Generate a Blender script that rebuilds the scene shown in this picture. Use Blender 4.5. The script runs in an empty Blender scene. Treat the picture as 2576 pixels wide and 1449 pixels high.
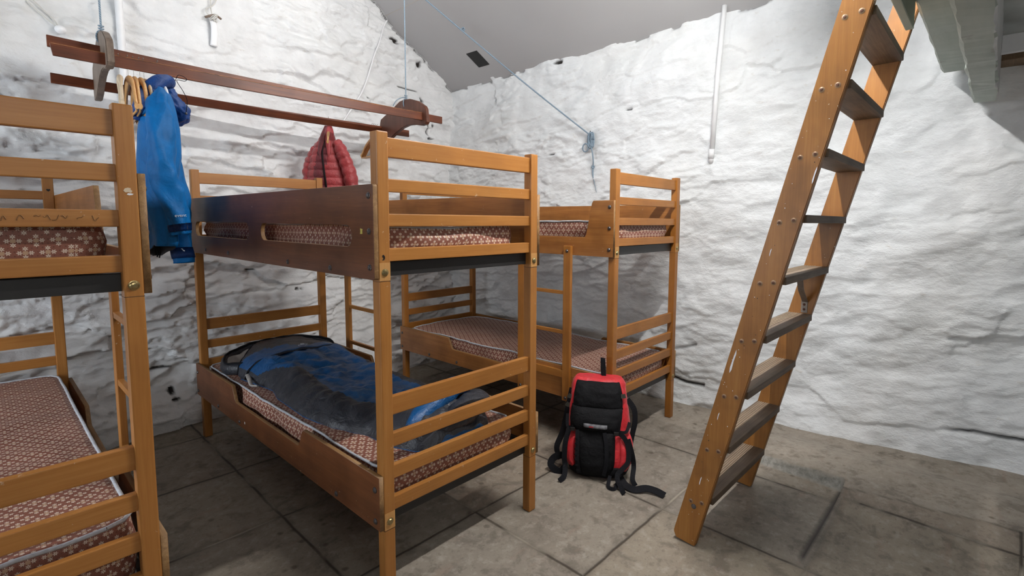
import bpy, bmesh, math, random
import numpy as np
from mathutils import Vector, Matrix, noise as mnoise

random.seed(7)
PI = math.pi
scene = bpy.context.scene
COL = scene.collection
A = 0.83                                    # the flagstones, beams and ladder run along this angle
EK = Vector((math.cos(A), math.sin(A), 0)); EM = Vector((-math.sin(A), math.cos(A), 0))
def km(k, m, z=0.0): return EK * k + EM * m + Vector((0, 0, z))

# ------------------------------------------------------------------ node helpers
class NT:
    def __init__(s, name):
        s.m = bpy.data.materials.new(name); s.m.use_nodes = True
        s.t = s.m.node_tree; s.t.nodes.clear()
        s.out = s.n('ShaderNodeOutputMaterial'); s.b = s.n('ShaderNodeBsdfPrincipled')
        s.t.links.new(s.b.outputs[0], s.out.inputs[0])
    def n(s, t): return s.t.nodes.new(t)
    def l(s, a, b): s.t.links.new(a, b)
    def put(s, sock, v):
        if isinstance(v, bpy.types.NodeSocket): s.l(v, sock)
        else:
            if isinstance(v, (tuple, list)) and len(v) == 3 and sock.type == 'RGBA': v = (*v, 1)
            sock.default_value = v
    def ma(s, op, a, b=0.0, c=0.0, clamp=False):
        x = s.n('ShaderNodeMath'); x.operation = op; x.use_clamp = clamp
        s.put(x.inputs[0], a); s.put(x.inputs[1], b); s.put(x.inputs[2], c); return x.outputs[0]
    def obj(s): return s.n('ShaderNodeTexCoord').outputs['Object']
    def uv(s): return s.n('ShaderNodeTexCoord').outputs['UV']
    def mapn(s, v, scale=(1, 1, 1), loc=(0, 0, 0), rot=(0, 0, 0)):
        x = s.n('ShaderNodeMapping'); s.l(v, x.inputs[0]); x.inputs['Scale'].default_value = scale
        x.inputs['Rotation'].default_value = rot
        s.put(x.inputs['Location'], loc); return x.outputs[0]
    def noise(s, v, sc, det=4, rough=.5, dist=0):
        x = s.n('ShaderNodeTexNoise'); s.l(v, x.inputs['Vector']); x.inputs['Scale'].default_value = sc
        x.inputs['Detail'].default_value = det; x.inputs['Roughness'].default_value = rough; x.inputs['Distortion'].default_value = dist
        return x.outputs['Fac']
    def ramp(s, f, stops):
        x = s.n('ShaderNodeValToRGB'); s.l(f, x.inputs[0]); e = x.color_ramp.elements
        while len(e) < len(stops): e.new(.5)
        for el, (p, c) in zip(e, stops):
            el.position = p; el.color = (*c, 1) if isinstance(c, (tuple, list)) else (c, c, c, 1)
        return x.outputs[0]
    def mix(s, f, a, b, mode='MIX'):
        x = s.n('ShaderNodeMix'); x.data_type = 'RGBA'; x.blend_type = mode
        s.put(x.inputs[0], f); s.put(x.inputs[6], a); s.put(x.inputs[7], b); return x.outputs[2]
    def bump(s, h, st=.3, d=.01, nrm=None):
        x = s.n('ShaderNodeBump'); s.l(h, x.inputs['Height']); x.inputs['Strength'].default_value = st; x.inputs['Distance'].default_value = d
        if nrm is not None: s.l(nrm, x.inputs['Normal'])
        s.l(x.outputs[0], s.b.inputs['Normal']); return x.outputs[0]
    def sep(s, v):
        x = s.n('ShaderNodeSeparateXYZ'); s.l(v, x.inputs[0]); return x.outputs
    def comb(s, a, b, c=0.0):
        x = s.n('ShaderNodeCombineXYZ'); s.put(x.inputs[0], a); s.put(x.inputs[1], b); s.put(x.inputs[2], c); return x.outputs[0]
    def base(s, c): s.put(s.b.inputs['Base Color'], c)
    def rough(s, v): s.put(s.b.inputs['Roughness'], v)
    def spec(s, v): s.put(s.b.inputs['Specular IOR Level'], v)
    def attr(s, nm):
        x = s.n('ShaderNodeAttribute'); x.attribute_name = nm; return x.outputs['Fac']

def plain(name, c, r=.5, metal=0.0, emis=None, nsc=0, namp=.15, bump=0):
    t = NT(name)
    if nsc:
        f = t.noise(t.obj(), nsc, 4)
        t.base(t.ramp(f, [(.3, tuple(x * (1 - namp) for x in c)), (.7, tuple(min(1, x * (1 + namp)) for x in c))]))
        if bump: t.bump(f, bump, .003)
    else: t.base(c)
    t.rough(r); t.b.inputs['Metallic'].default_value = metal
    if emis: t.put(t.b.inputs['Emission Color'], emis[0]); t.b.inputs['Emission Strength'].default_value = emis[1]
    return t.m

def wood(name, cols, axis, rough=.32, sc=1.0, scr=.0, blotch=.25, coat=.07, knots=0.0):
    """grain along one object axis; varnished"""
    t = NT(name); ob = t.obj(); rnd = t.n('ShaderNodeObjectInfo').outputs['Random']
    off = t.comb(t.ma('MULTIPLY', rnd, 17.0), t.ma('MULTIPLY', rnd, 31.0), t.ma('MULTIPLY', rnd, 23.0))
    v = t.n('ShaderNodeVectorMath'); v.operation = 'ADD'; t.l(ob, v.inputs[0]); t.l(off, v.inputs[1]); v = v.outputs[0]
    s = [26 * sc] * 3; s[axis] = 1.1 * sc
    f1 = t.noise(t.mapn(v, tuple(s)), 1.0, 5, .6, .6)
    s2 = [190 * sc] * 3; s2[axis] = 7 * sc
    f2 = t.noise(t.mapn(v, tuple(s2)), 1.0, 3, .6)
    f3 = t.noise(v, 5.0, 3, .55)
    f = t.ma('ADD', t.ma('MULTIPLY', f1, .6), t.ma('MULTIPLY', f2, .4))
    c = t.ramp(f, [(.33, cols[0]), (.52, cols[1]), (.68, cols[2])])
    c = t.mix(t.ma('MULTIPLY', t.ramp(f3, [(.45, 0.0), (.7, 1.0)]), blotch), c, tuple(x * .45 for x in cols[0]))
    if scr:
        w = t.noise(v, 60, 2, .7)
        w2 = t.noise(v, 4, 2, .5)
        k = t.ma('MULTIPLY', t.ramp(w, [(.70, 0.0), (.73, 1.0)]), t.ramp(w2, [(.5, 0.0), (.6, 1.0)]))
        c = t.mix(t.ma('MULTIPLY', k, scr), c, (.62, .5, .38))
    t.base(c)
    t.rough(t.ma('ADD', t.ma('MULTIPLY', f3, .16), rough - .08))
    t.b.inputs['Coat Weight'].default_value = coat; t.b.inputs['Coat Roughness'].default_value = .25
    t.bump(f, .12, .0015); t.spec(.38)
    return t.m

BEECH = ((.305, .118, .023), (.362, .150, .034), (.412, .184, .048))
WX, WY, WZ = [wood('beech_' + 'xyz'[i], BEECH, i, .42, blotch=.22, scr=.5) for i in range(3)]
BEECH2 = ((.295, .106, .017), (.35, .136, .024), (.40, .168, .035))
CX, CY, CZ = [wood('beech_deep_' + 'xyz'[i], BEECH2, i, .42, blotch=.35, scr=.3) for i in range(3)]
PLY = wood('ply_dark', ((.105, .034, .011), (.145, .049, .016), (.19, .068, .023)), 1, .42, blotch=.45, scr=.5, coat=.12)
PLYO = wood('ply_orange', ((.26, .10, .024), (.36, .145, .036), (.44, .195, .055)), 1, .42, blotch=.4, scr=.35)
PLYE = wood('ply_edge', ((.15, .075, .028), (.24, .13, .05), (.34, .20, .085)), 1, .6, sc=2, coat=0)
MAHO = wood('mahogany_rail', ((.085, .020, .006), (.15, .036, .010), (.225, .060, .017)), 0, .5, blotch=.5, coat=.08)
WORN = plain('worn_arris', (.30, .12, .04), .6, nsc=40, namp=.5)
MAHOB = wood('mahogany_bracket', ((.07, .022, .012), (.13, .042, .022), (.21, .09, .05)), 2, .45, blotch=.5, scr=.3)
GREYW = wood('weathered_bracket', ((.12, .085, .065), (.2, .15, .115), (.3, .23, .18)), 2, .6, blotch=.4, coat=0)
LADW = wood('ladder_stringer_wood', ((.225, .086, .014), (.285, .116, .021), (.345, .152, .034)), 2, .5, blotch=.62, scr=1.0, coat=.05)
TREADF = wood('ladder_tread_wood', ((.085, .055, .035), (.15, .105, .07), (.23, .165, .11)), 0, .6, blotch=.4, coat=0)
HANG = wood('hanger_beech', ((.55, .28, .10), (.68, .38, .15), (.75, .46, .21)), 1, .35, blotch=.1)
HANGP = wood('hanger_pale', ((.55, .42, .28), (.66, .52, .36), (.72, .60, .45)), 1, .5, blotch=.1, coat=0)
STEEL = plain('black_steel', (.012, .011, .011), .45, .0)
BOLT = plain('bolt_dark', (.12, .11, .11), .35, .8, nsc=90)
BRASS = plain('bolt_brass', (.36, .28, .13), .3, .9, nsc=60)
SCREW = plain('screw_rusty', (.10, .045, .03), .55, .5, nsc=200)
ZINC = plain('zinc', (.5, .48, .46), .4, .85, nsc=60)
RING = plain('screw_cup', (.27, .17, .10), .5, .6, nsc=120)
WHITEP = plain('white_gloss_pipe', (.84, .84, .85), .35, nsc=9, namp=.06)
CORD = plain('white_cord', (.62, .60, .56), .8)
BLUEROPE = None
def rope_mat():
    t = NT('blue_rope'); u = t.uv(); s = t.sep(u)
    f = t.ma('FRACT', t.ma('ADD', t.ma('MULTIPLY', s[1], 90.0), t.ma('MULTIPLY', s[0], 2.0)))
    t.base(t.ramp(f, [(.3, (.13, .19, .25)), (.6, (.30, .38, .45))])); t.rough(.8); return t.m
BLUEROPE = rope_mat()

def wall_mat(name, tint, yel):
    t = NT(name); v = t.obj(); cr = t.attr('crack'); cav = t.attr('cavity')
    n1 = t.noise(v, 1.3, 4, .55); n2 = t.noise(v, 7, 5, .6); n3 = t.noise(t.mapn(v, (14, 14, 30)), 1, 5, .65); n4 = t.noise(v, 75, 3, .6)
    c = t.ramp(n2, [(.3, tuple(x * .88 for x in tint)), (.62, tint)])
    c = t.mix(t.ma('MULTIPLY', t.ramp(n1, [(.5, 0.0), (.75, 1.0)]), .3), c, yel)
    c = t.mix(t.ma('MULTIPLY', t.ramp(n3, [(.62, 0.0), (.74, 1.0)]), .35), c, (.50, .45, .37))
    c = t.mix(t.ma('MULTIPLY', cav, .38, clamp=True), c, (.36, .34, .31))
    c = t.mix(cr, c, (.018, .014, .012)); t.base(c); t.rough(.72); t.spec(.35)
    h = t.ma('ADD', t.ma('MULTIPLY', n3, .9), t.ma('ADD', t.ma('MULTIPLY', n4, .2), t.ma('MULTIPLY', t.noise(v, 5.5, 6, .6, .5), 1.2)))
    t.bump(h, .65, .013)
    return t.m
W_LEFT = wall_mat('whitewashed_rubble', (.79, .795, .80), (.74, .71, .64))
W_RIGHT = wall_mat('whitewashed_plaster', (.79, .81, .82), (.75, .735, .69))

def ceil_mat():
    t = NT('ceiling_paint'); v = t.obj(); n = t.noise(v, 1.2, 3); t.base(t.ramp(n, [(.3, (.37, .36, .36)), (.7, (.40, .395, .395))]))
    t.rough(.75); t.bump(t.noise(v, 20, 3), .08, .004); return t.m
CEIL = ceil_mat()

def floor_mat():
    t = NT('flagstones'); v = t.obj(); s = t.sep(v); ap = t.attr('apron')
    wob = t.ma('MULTIPLY', t.ma('SUBTRACT', t.noise(v, 6, 3), .5), .014)
    wob2 = t.ma('MULTIPLY', t.ma('SUBTRACT', t.noise(t.mapn(v, loc=(4, 4, 4)), 6, 3), .5), .02)
    gx = t.ma('DIVIDE', t.ma('SUBTRACT', t.ma('ADD', s[0], wob), .205), .602)
    gy = t.ma('DIVIDE', t.ma('SUBTRACT', t.ma('ADD', s[1], wob2), .45), .598)
    dx = t.ma('MULTIPLY', t.ma('SUBTRACT', .5, t.ma('ABSOLUTE', t.ma('SUBTRACT', t.ma('FRACT', gx), .5))), .6)
    dy = t.ma('MULTIPLY', t.ma('SUBTRACT', .5, t.ma('ABSOLUTE', t.ma('SUBTRACT', t.ma('FRACT', gy), .5))), .6)
    d = t.ma('MINIMUM', dx, dy)
    noap = t.ma('SUBTRACT', 1.0, ap)
    jn = t.ma('MULTIPLY', t.ramp(d, [(.0028, 1.0), (.0065, 0.0)]), t.ma('MULTIPLY', noap, t.ma('SUBTRACT', 1.0, t.attr('nojoint'))))
    jw = t.ma('MULTIPLY', t.ramp(d, [(.004, 1.0), (.028, 0.0)]), noap)
    cell = t.comb(t.ma('FLOOR', gx), t.ma('FLOOR', gy))
    wn = t.n('ShaderNodeTexWhiteNoise'); wn.noise_dimensions = '2D'; t.l(cell, wn.inputs['Vector'])
    cv = wn.outputs['Value']
    slab = t.ramp(cv, [(0.0, (.245, .205, .155)), (.35, (.30, .255, .20)), (.7, (.235, .205, .17)), (1.0, (.275, .225, .175))])
    n1 = t.noise(v, 2.4, 6, .62); n2 = t.noise(v, 9, 6, .65, .4); n3 = t.noise(v, 45, 4, .7); n4 = t.noise(t.mapn(v, (3, 14, 1), rot=(0, 0, .25)), 1.2, 4, .6)
    c = t.mix(ap, slab, (.32, .275, .225))
    c = t.mix(t.ma('MULTIPLY', t.ramp(n1, [(.46, 0.0), (.70, 1.0)]), .45), c, (.12, .098, .076))
    c = t.mix(t.ma('MULTIPLY', t.ramp(n2, [(.52, 0.0), (.62, 1.0)]), .5), c, (.10, .082, .064))
    c = t.mix(t.ma('MULTIPLY', t.ramp(n2, [(.28, 1.0), (.42, 0.0)]), .45), c, (.42, .375, .315))
    c = t.mix(t.ma('MULTIPLY', t.ramp(n4, [(.60, 0.0), (.74, 1.0)]), .18), c, (.32, .15, .10))
    c = t.mix(t.ma('MULTIPLY', t.ramp(n3, [(.56, 0.0), (.68, 1.0)]), .5), c, (.13, .105, .08))
    n5 = t.noise(t.mapn(v, loc=(7, 7, 0)), 21, 5, .7); c = t.mix(t.ma('MULTIPLY', t.ramp(n5, [(.35, 1.0), (.47, 0.0)]), .35), c, (.43, .385, .33))
    c = t.mix(t.ma('MULTIPLY', t.ramp(n5, [(.56, 0.0), (.66, 1.0)]), .4), c, (.12, .10, .08))
    # damp spots
    vo = t.n('ShaderNodeTexVoronoi'); t.l(t.mapn(v, (1, 1, 1)), vo.inputs['Vector']); vo.inputs['Scale'].default_value = 13
    sp = t.ma('MULTIPLY', t.ramp(t.ma('ADD', vo.outputs['Distance'], t.ma('MULTIPLY', n3, .25)), [(.22, 1.0), (.34, 0.0)]), t.ramp(t.noise(t.mapn(v, loc=(9, 2, 0)), 2.0, 3), [(.50, 0.0), (.58, 1.0)]))
    c = t.mix(t.ma('MULTIPLY', sp, .75), c, (.085, .062, .045))
    spk = t.ramp(t.noise(v, 130, 1), [(.80, 0.0), (.815, 1.0)])
    c = t.mix(t.ma('MULTIPLY', spk, .7), c, (.75, .72, .66))
    jc = t.mix(t.ramp(t.noise(t.mapn(v, loc=(3, 1, 0)), 3.2, 3), [(.50, 0.0), (.66, 1.0)]), (.045, .034, .024), (.34, .30, .24))
    c = t.mix(t.ma('MULTIPLY', jw, .35), c, (.10, .08, .06))
    c = t.mix(jn, c, jc)
    # wide seam beside the ladder: an open joint, with the step's shade painted dark
    seam = t.attr('seam'); c = t.mix(seam, c, (.035, .028, .024))
    c = t.mix(t.attr('kerb'), c, t.ramp(n3, [(.35, (.17, .17, .155)), (.65, (.33, .32, .29))]))
    t.base(c); t.rough(t.ma('ADD', .48, t.ma('MULTIPLY', n2, .25))); t.spec(.4)
    h = t.ma('ADD', t.ma('MULTIPLY', n2, .5), t.ma('ADD', t.ma('MULTIPLY', n3, .25), t.ma('MULTIPLY', jn, -1.2)))
    t.bump(h, .5, .006)
    return t.m
FLOOR = floor_mat()

def mattress_mat():
    t = NT('daisy_print_cover'); s = t.sep(t.uv())
    ax, ay = .0378, .056
    def lattice(ox, oy):
        qx = t.ma('MULTIPLY', t.ma('SUBTRACT', t.ma('FRACT', t.ma('ADD', t.ma('DIVIDE', s[0], ax), ox)), .5), ax)
        qy = t.ma('MULTIPLY', t.ma('SUBTRACT', t.ma('FRACT', t.ma('ADD', t.ma('DIVIDE', s[1], ay), oy)), .5), ay)
        qx = t.ma('ABSOLUTE', qx); qy = t.ma('ABSOLUTE', qy)
        big = t.ma('MAXIMUM', qx, qy); sm = t.ma('MINIMUM', qx, qy)
        fx = t.ma('SUBTRACT', big, .0098); fy = sm
        r = t.ma('SQRT', t.ma('ADD', t.ma('MULTIPLY', fx, fx), t.ma('MULTIPLY', fy, fy)))
        th = t.ma('ARCTAN2', fy, fx)
        R = t.ma('ADD', .0040, t.ma('MULTIPLY', t.ma('COSINE', t.ma('MULTIPLY', th, 6.0)), .0014))
        fl = t.ma('LESS_THAN', r, R)
        ce = t.ma('LESS_THAN', r, .0010)
        cc = t.ma('LESS_THAN', big, .0042)
        return fl, ce, cc
    f1, e1, c1 = lattice(0, 0); f2, e2, c2 = lattice(.5, .5)
    fl = t.ma('MAXIMUM', f1, f2); ce = t.ma('MAXIMUM', e1, e2); cc = t.ma('MAXIMUM', c1, c2)
    dt = t.n('ShaderNodeTexVoronoi'); t.l(t.mapn(t.uv(), (105, 105, 1)), dt.inputs['Vector']); dt.inputs['Scale'].default_value = 1; dt.inputs['Randomness'].default_value = 0.15
    dots = t.ma('LESS_THAN', dt.outputs['Distance'], .17)
    n = t.noise(t.uv(), 900, 2)
    c = t.ramp(n, [(.3, (.19, .072, .048)), (.7, (.245, .098, .068))])
    c = t.mix(t.ma('MULTIPLY', dots, .55), c, (.06, .02, .018))
    c = t.mix(t.ma('MULTIPLY', cc, .8), c, (.50, .34, .22))
    c = t.mix(t.ma('MULTIPLY', fl, .9), c, (.64, .54, .45)); c = t.mix(ce, c, (.30, .15, .09))
    st = t.ma('MULTIPLY', t.ramp(t.noise(t.obj(), 4.5, 3), [(.66, 0.0), (.78, 1.0)]), .35)
    c = t.mix(st, c, (.55, .33, .10), 'MULTIPLY')
    t.base(c); t.rough(.5); t.spec(.28)
    t.bump(t.noise(t.mapn(t.uv(), (300, 1100, 1)), 1, 2), .12, .001)
    return t.m
DAISY = mattress_mat()
PIPING = plain('grey_piping', (.42, .43, .46), .7, nsc=120)

def cloth(name, c, r=.5, bsc=14, bst=.35, sheen=.1, namp=.16, fine=260, sp=.5):
    t = NT(name); t.spec(sp); v = t.obj(); f = t.noise(v, bsc, 5, .6, .8)
    t.base(t.ramp(f, [(.3, tuple(x * (1 - namp) for x in c)), (.7, tuple(min(1, x * (1 + namp)) for x in c))]))
    t.rough(r); t.b.inputs['Sheen Weight'].default_value = sheen
    h = t.ma('ADD', f, t.ma('MULTIPLY', t.noise(v, fine, 2), .06)); t.bump(h, bst, .012); return t.m
SHELLBLUE = cloth('jacket_bright_blue', (.001, .120, .36), .55, 16, .5, sheen=0.0, sp=.25)
SHELLDARK = cloth('jacket_hood_blue', (.002, .042, .19), .5, 22, .6, sheen=0.0)
LINING = plain('jacket_lining', (.02, .02, .025), .8)
PUFF = cloth('puffer_red', (.33, .032, .036), .42, 45, .45, sheen=.2)
PUFFSHADE = cloth('puffer_red_shaded', (.13, .014, .020), .5, 45, .45)  # shaded copy of the puffer red, for cloth turned from the light
BAGBLUE = cloth('bag_blue', (.004, .070, .21), .42, 20, .9, sheen=0.0)
BAGGREY = cloth('bag_grey', (.026, .028, .036), .42, 20, .9, sheen=0.0)
BAGLIN = cloth('bag_lining', (.36, .335, .31), .75, 20, .5)
BLACKC = cloth('pack_black', (.0065, .0065, .0075), .7, 30, .5, sheen=0.0, sp=.12)
REDC = cloth('pack_red', (.52, .012, .02), .5, 24, .5)
STRAP = plain('strap_webbing', (.007, .007, .009), .8, nsc=300); STRAP.node_tree.nodes['Principled BSDF'].inputs['Specular IOR Level'].default_value = .15
PATCHG = plain('patch_grey', (.11, .11, .12), .6, nsc=60, namp=.5)
PRINT = plain('pale_print', (.55, .60, .66), .6)
INK = plain('black_ink', (.01, .008, .008), .7)
TAPE = plain('black_tape', (.012, .012, .012), .55, nsc=30)
REDP = plain('red_print', (.4, .02, .03), .6)
YEL = plain('yellow_sticker', (.62, .55, .12), .6)
CHIP = plain('white_chip', (.75, .76, .80), .6)
GREENB = None
def beam_mat():
    t = NT('beam_paint'); v = t.obj(); n = t.noise(t.mapn(v, (2, 12, 12)), 1, 5, .6); n2 = t.noise(v, 9, 4, .6)
    c = t.ramp(n, [(.3, (.30, .345, .30)), (.7, (.40, .445, .395))])
    c = t.mix(t.ma('MULTIPLY', t.ramp(n2, [(.62, 0.0), (.68, 1.0)]), .5), c, (.22, .20, .17)); t.base(c); t.rough(.55); t.bump(n, .5, .006); return t.m
GREENB = beam_mat()
BEAMW = plain('beam_white_gloss', (.70, .70, .69), .4, nsc=14, namp=.1, bump=.4)
PLATE = wood('wall_plate_wood', ((.14, .085, .05), (.2, .13, .075), (.26, .17, .1)), 0, .7, coat=0)

# ------------------------------------------------------------------ mesh helpers
def link(o, parent=None):
    COL.objects.link(o)
    if parent is not None: o.parent = parent
    return o
def empty(name, loc=(0, 0, 0), rz=0.0, label=None, cat=None, group=None):
    o = bpy.data.objects.new(name, None); link(o); o.empty_display_size = .1
    o.location = loc; o.rotation_euler = (0, 0, rz); return tag(o, label, cat, group)
def tag(o, label=None, cat=None, group=None, kind=None):
    if label: o['label'] = label
    if cat: o['category'] = cat
    if group: o['group'] = group
    if kind: o['kind'] = kind
    return o
def mobj(name, me, mat, parent=None, smooth=True):
    o = bpy.data.objects.new(name, me)
    for mt in (mat if isinstance(mat, (list, tuple)) else [mat]): me.materials.append(mt)
    if smooth: me.polygons.foreach_set('use_smooth', [True] * len(me.polygons))
    return link(o, parent)
def obj(name, bm, mat, parent=None, smooth=False):
    me = bpy.data.meshes.new(name); bm.to_mesh(me); bm.free()
    return mobj(name, me, mat, parent, smooth)
def box(bm, x0, x1, y0, y1, z0, z1, bev=.0, seg=2):
    r = bmesh.ops.create_cube(bm, size=1.0); vs = r['verts']
    bmesh.ops.scale(bm, vec=(x1 - x0, y1 - y0, z1 - z0), verts=vs)
    bmesh.ops.translate(bm, vec=((x0 + x1) / 2, (y0 + y1) / 2, (z0 + z1) / 2), verts=vs)
    if bev:
        es = list({e for v in vs for e in v.link_edges})
        bmesh.ops.bevel(bm, geom=es, offset=bev, segments=seg, profile=.6, affect='EDGES')
    return vs
def boxo(name, dims, mat, parent=None, bev=.002, seg=2):
    bm = bmesh.new(); box(bm, *dims, bev=bev, seg=seg); return obj(name, bm, mat, parent)
def frames(pts):
    n = len(pts); T = [(pts[min(i + 1, n - 1)] - pts[max(i - 1, 0)]).normalized() for i in range(n)]
    up = Vector((0, 0, 1)) if abs(T[0].z) < .9 else Vector((1, 0, 0)); u = T[0].cross(up).normalized(); out = []
    for t in T:
        u = (u - t * u.dot(t)).normalized(); out.append((t, u, t.cross(u)))
    return out
def smooth_pts(pts, n=6):
    pts = [Vector(p) for p in pts]; out = []
    for i in range(len(pts) - 1):
        p0, p1, p2, p3 = pts[max(i - 1, 0)], pts[i], pts[i + 1], pts[min(i + 2, len(pts) - 1)]
        for j in range(n):
            t = j / n
            out.append(.5 * ((2 * p1) + (p2 - p0) * t + (2 * p0 - 5 * p1 + 4 * p2 - p3) * t * t + (3 * p1 - p0 - 3 * p2 + p3) * t ** 3))
    out.append(pts[-1]); return out
def tube(bm, pts, r, seg=8, cap=True, uv=False):
    pts = [Vector(p) for p in pts]; F = frames(pts); rings = []
    rr = r if callable(r) else (lambda t: r)
    ul = bm.loops.layers.uv.verify() if uv else None; L = [0]
    for i in range(1, len(pts)): L.append(L[-1] + (pts[i] - pts[i - 1]).length)
    for i, (p, (t, u, w)) in enumerate(zip(pts, F)):
        q = rr(i / (len(pts) - 1)); q = q if isinstance(q, tuple) else (q, q)
        rings.append([bm.verts.new(p + u * (q[0] * math.cos(2 * PI * j / seg)) + w * (q[1] * math.sin(2 * PI * j / seg))) for j in range(seg)])
    for i in range(len(rings) - 1):
        for j in range(seg):
            f = bm.faces.new((rings[i][j], rings[i][(j + 1) % seg], rings[i + 1][(j + 1) % seg], rings[i + 1][j])); f.smooth = True
            if uv:
                for lp, (a, b) in zip(f.loops, ((i, j), (i, j + 1), (i + 1, j + 1), (i + 1, j))): lp[ul].uv = (b / seg, L[a])
    if cap: bm.faces.new(rings[0][::-1]); bm.faces.new(rings[-1])
def ribbon(bm, pts, w, th=.003, nrm=None, n=5):
    """flat webbing along a path; w runs along nrm x tangent"""
    P = smooth_pts(pts, n); prev = None; rings = []
    for i, p in enumerate(P):
        t = (P[min(i + 1, len(P) - 1)] - P[max(i - 1, 0)]).normalized()
        nn = Vector(nrm if nrm else (0, 0, 1)); side = t.cross(nn)
        if side.length < .15: side = prev if prev else t.cross(Vector((1, 0, 0)))
        side = side.normalized()
        if prev is not None: side = (side * .6 + prev * .4 * (1 if side.dot(prev) > 0 else -1)).normalized()
        prev = side; up = side.cross(t).normalized()
        rings.append([bm.verts.new(p + side * a * w / 2 + up * b * th / 2) for a, b in ((-1, -1), (1, -1), (1, 1), (-1, 1))])
    for i in range(len(rings) - 1):
        for j in range(4): bm.faces.new((rings[i][j], rings[i][(j + 1) % 4], rings[i + 1][(j + 1) % 4], rings[i + 1][j]))
    bm.faces.new(rings[0][::-1]); bm.faces.new(rings[-1])
def dome(bm, c, r, h, axis='y-', seg=12):
    """round bolt head bulging along axis"""
    rings = []
    ax = {'y-': (Vector((1, 0, 0)), Vector((0, 0, 1)), Vector((0, -1, 0))), 'x-': (Vector((0, 1, 0)), Vector((0, 0, 1)), Vector((-1, 0, 0))),
          'x+': (Vector((0, 1, 0)), Vector((0, 0, 1)), Vector((1, 0, 0))), 'y+': (Vector((1, 0, 0)), Vector((0, 0, 1)), Vector((0, 1, 0)))}[axis]
    c = Vector(c)
    for rr, hh in ((1, 0), (1, .25), (.82, .35), (.78, .45), (.6, .85), (.3, 1.0)):
        rings.append([bm.verts.new(c + ax[0] * (r * rr * math.cos(2 * PI * j / seg)) + ax[1] * (r * rr * math.sin(2 * PI * j / seg)) + ax[2] * (h * hh)) for j in range(seg)])
    for a, b in zip(rings, rings[1:]):
        for j in range(seg): bm.faces.new((a[j], a[(j + 1) % seg], b[(j + 1) % seg], b[j]))
    bm.faces.new(rings[-1]); bmesh.ops.recalc_face_normals(bm, faces=bm.faces)
def panel(name, loops, thick, plane, off, mats, parent, bev=.0015):
    """a board cut to an outline with optional slots. plane 'yz': 2D=(y,z), thickness along x from off to off+thick; 'xz' likewise"""
    cu = bpy.data.curves.new(name, 'CURVE'); cu.dimensions = '2D'; cu.fill_mode = 'BOTH'; cu.extrude = thick / 2 - bev; cu.bevel_depth = bev; cu.bevel_resolution = 1; cu.offset = -bev
    for lp in loops:
        sp = cu.splines.new('POLY'); sp.points.add(len(lp) - 1); sp.use_cyclic_u = True
        for q, (a, b) in zip(sp.points, lp): q.co = (a, b, 0, 1)
    o = bpy.data.objects.new(name, cu); COL.objects.link(o); bpy.context.view_layer.update()
    me = bpy.data.meshes.new_from_object(o.evaluated_get(bpy.context.evaluated_depsgraph_get()))
    bpy.data.objects.remove(o); bpy.data.curves.remove(cu)
    c = off + thick / 2
    if plane == 'yz': M = Matrix(((0, 0, 1, c), (1, 0, 0, 0), (0, 1, 0, 0), (0, 0, 0, 1)))
    else: M = Matrix(((1, 0, 0, 0), (0, 0, -1, c), (0, 1, 0, 0), (0, 0, 0, 1)))
    me.transform(M); me.update(); me.materials.clear()
    oo = mobj(name, me, mats, parent, smooth=False)
    ax = 0 if plane == 'yz' else 1
    if len(mats) > 1:
        for p in me.polygons: p.material_index = 0 if abs(p.normal[ax]) > .75 else 1
    return oo
def rrect(x0, x1, y0, y1, r, n=5):
    out = []
    for cx, cy, a0 in ((x1 - r, y0 + r, -90), (x1 - r, y1 - r, 0), (x0 + r, y1 - r, 90), (x0 + r, y0 + r, 180)):
        for i in range(n + 1):
            a = math.radians(a0 + 90 * i / n); out.append((cx + r * math.cos(a), cy + r * math.sin(a)))
    return out
def loft(bm, rings, closed=True, cap=(True, True)):
    R = [[bm.verts.new(p) for p in r] for r in rings]; n = len(R[0])
    for a, b in zip(R, R[1:]):
        for j in range(n if closed else n - 1):
            f = bm.faces.new((a[j], a[(j + 1) % n], b[(j + 1) % n], b[j])); f.smooth = True
    if cap[0]: bm.faces.new(R[0][::-1])
    if cap[1]: bm.faces.new(R[-1])
    return R
def interp(keys, t):
    for (a, va), (b, vb) in zip(keys, keys[1:]):
        if t <= b or (b, vb) == keys[-1]:
            f = 0 if b == a else max(0, min(1, (t - a) / (b - a)))
            return tuple(x + (y - x) * f for x, y in zip(va, vb)) if isinstance(va, tuple) else va + (vb - va) * f
def nz(p, s=1.0, o=0.0): return mnoise.noise(Vector((p[0] * s + o, p[1] * s + o * 1.7, p[2] * s - o)))
def text_mesh(name, s, size, M, mat, parent, ext=.0004):
    cu = bpy.data.curves.new(name, 'FONT'); cu.body = s; cu.size = size; cu.extrude = ext; cu.align_x = 'CENTER'; cu.align_y = 'CENTER'
    o = bpy.data.objects.new(name, cu); COL.objects.link(o); bpy.context.view_layer.update()
    me = bpy.data.meshes.new_from_object(o.evaluated_get(bpy.context.evaluated_depsgraph_get())); bpy.data.objects.remove(o)
    me.materials.clear(); me.transform(M); return mobj(name, me, mat, parent, smooth=False)

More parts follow.
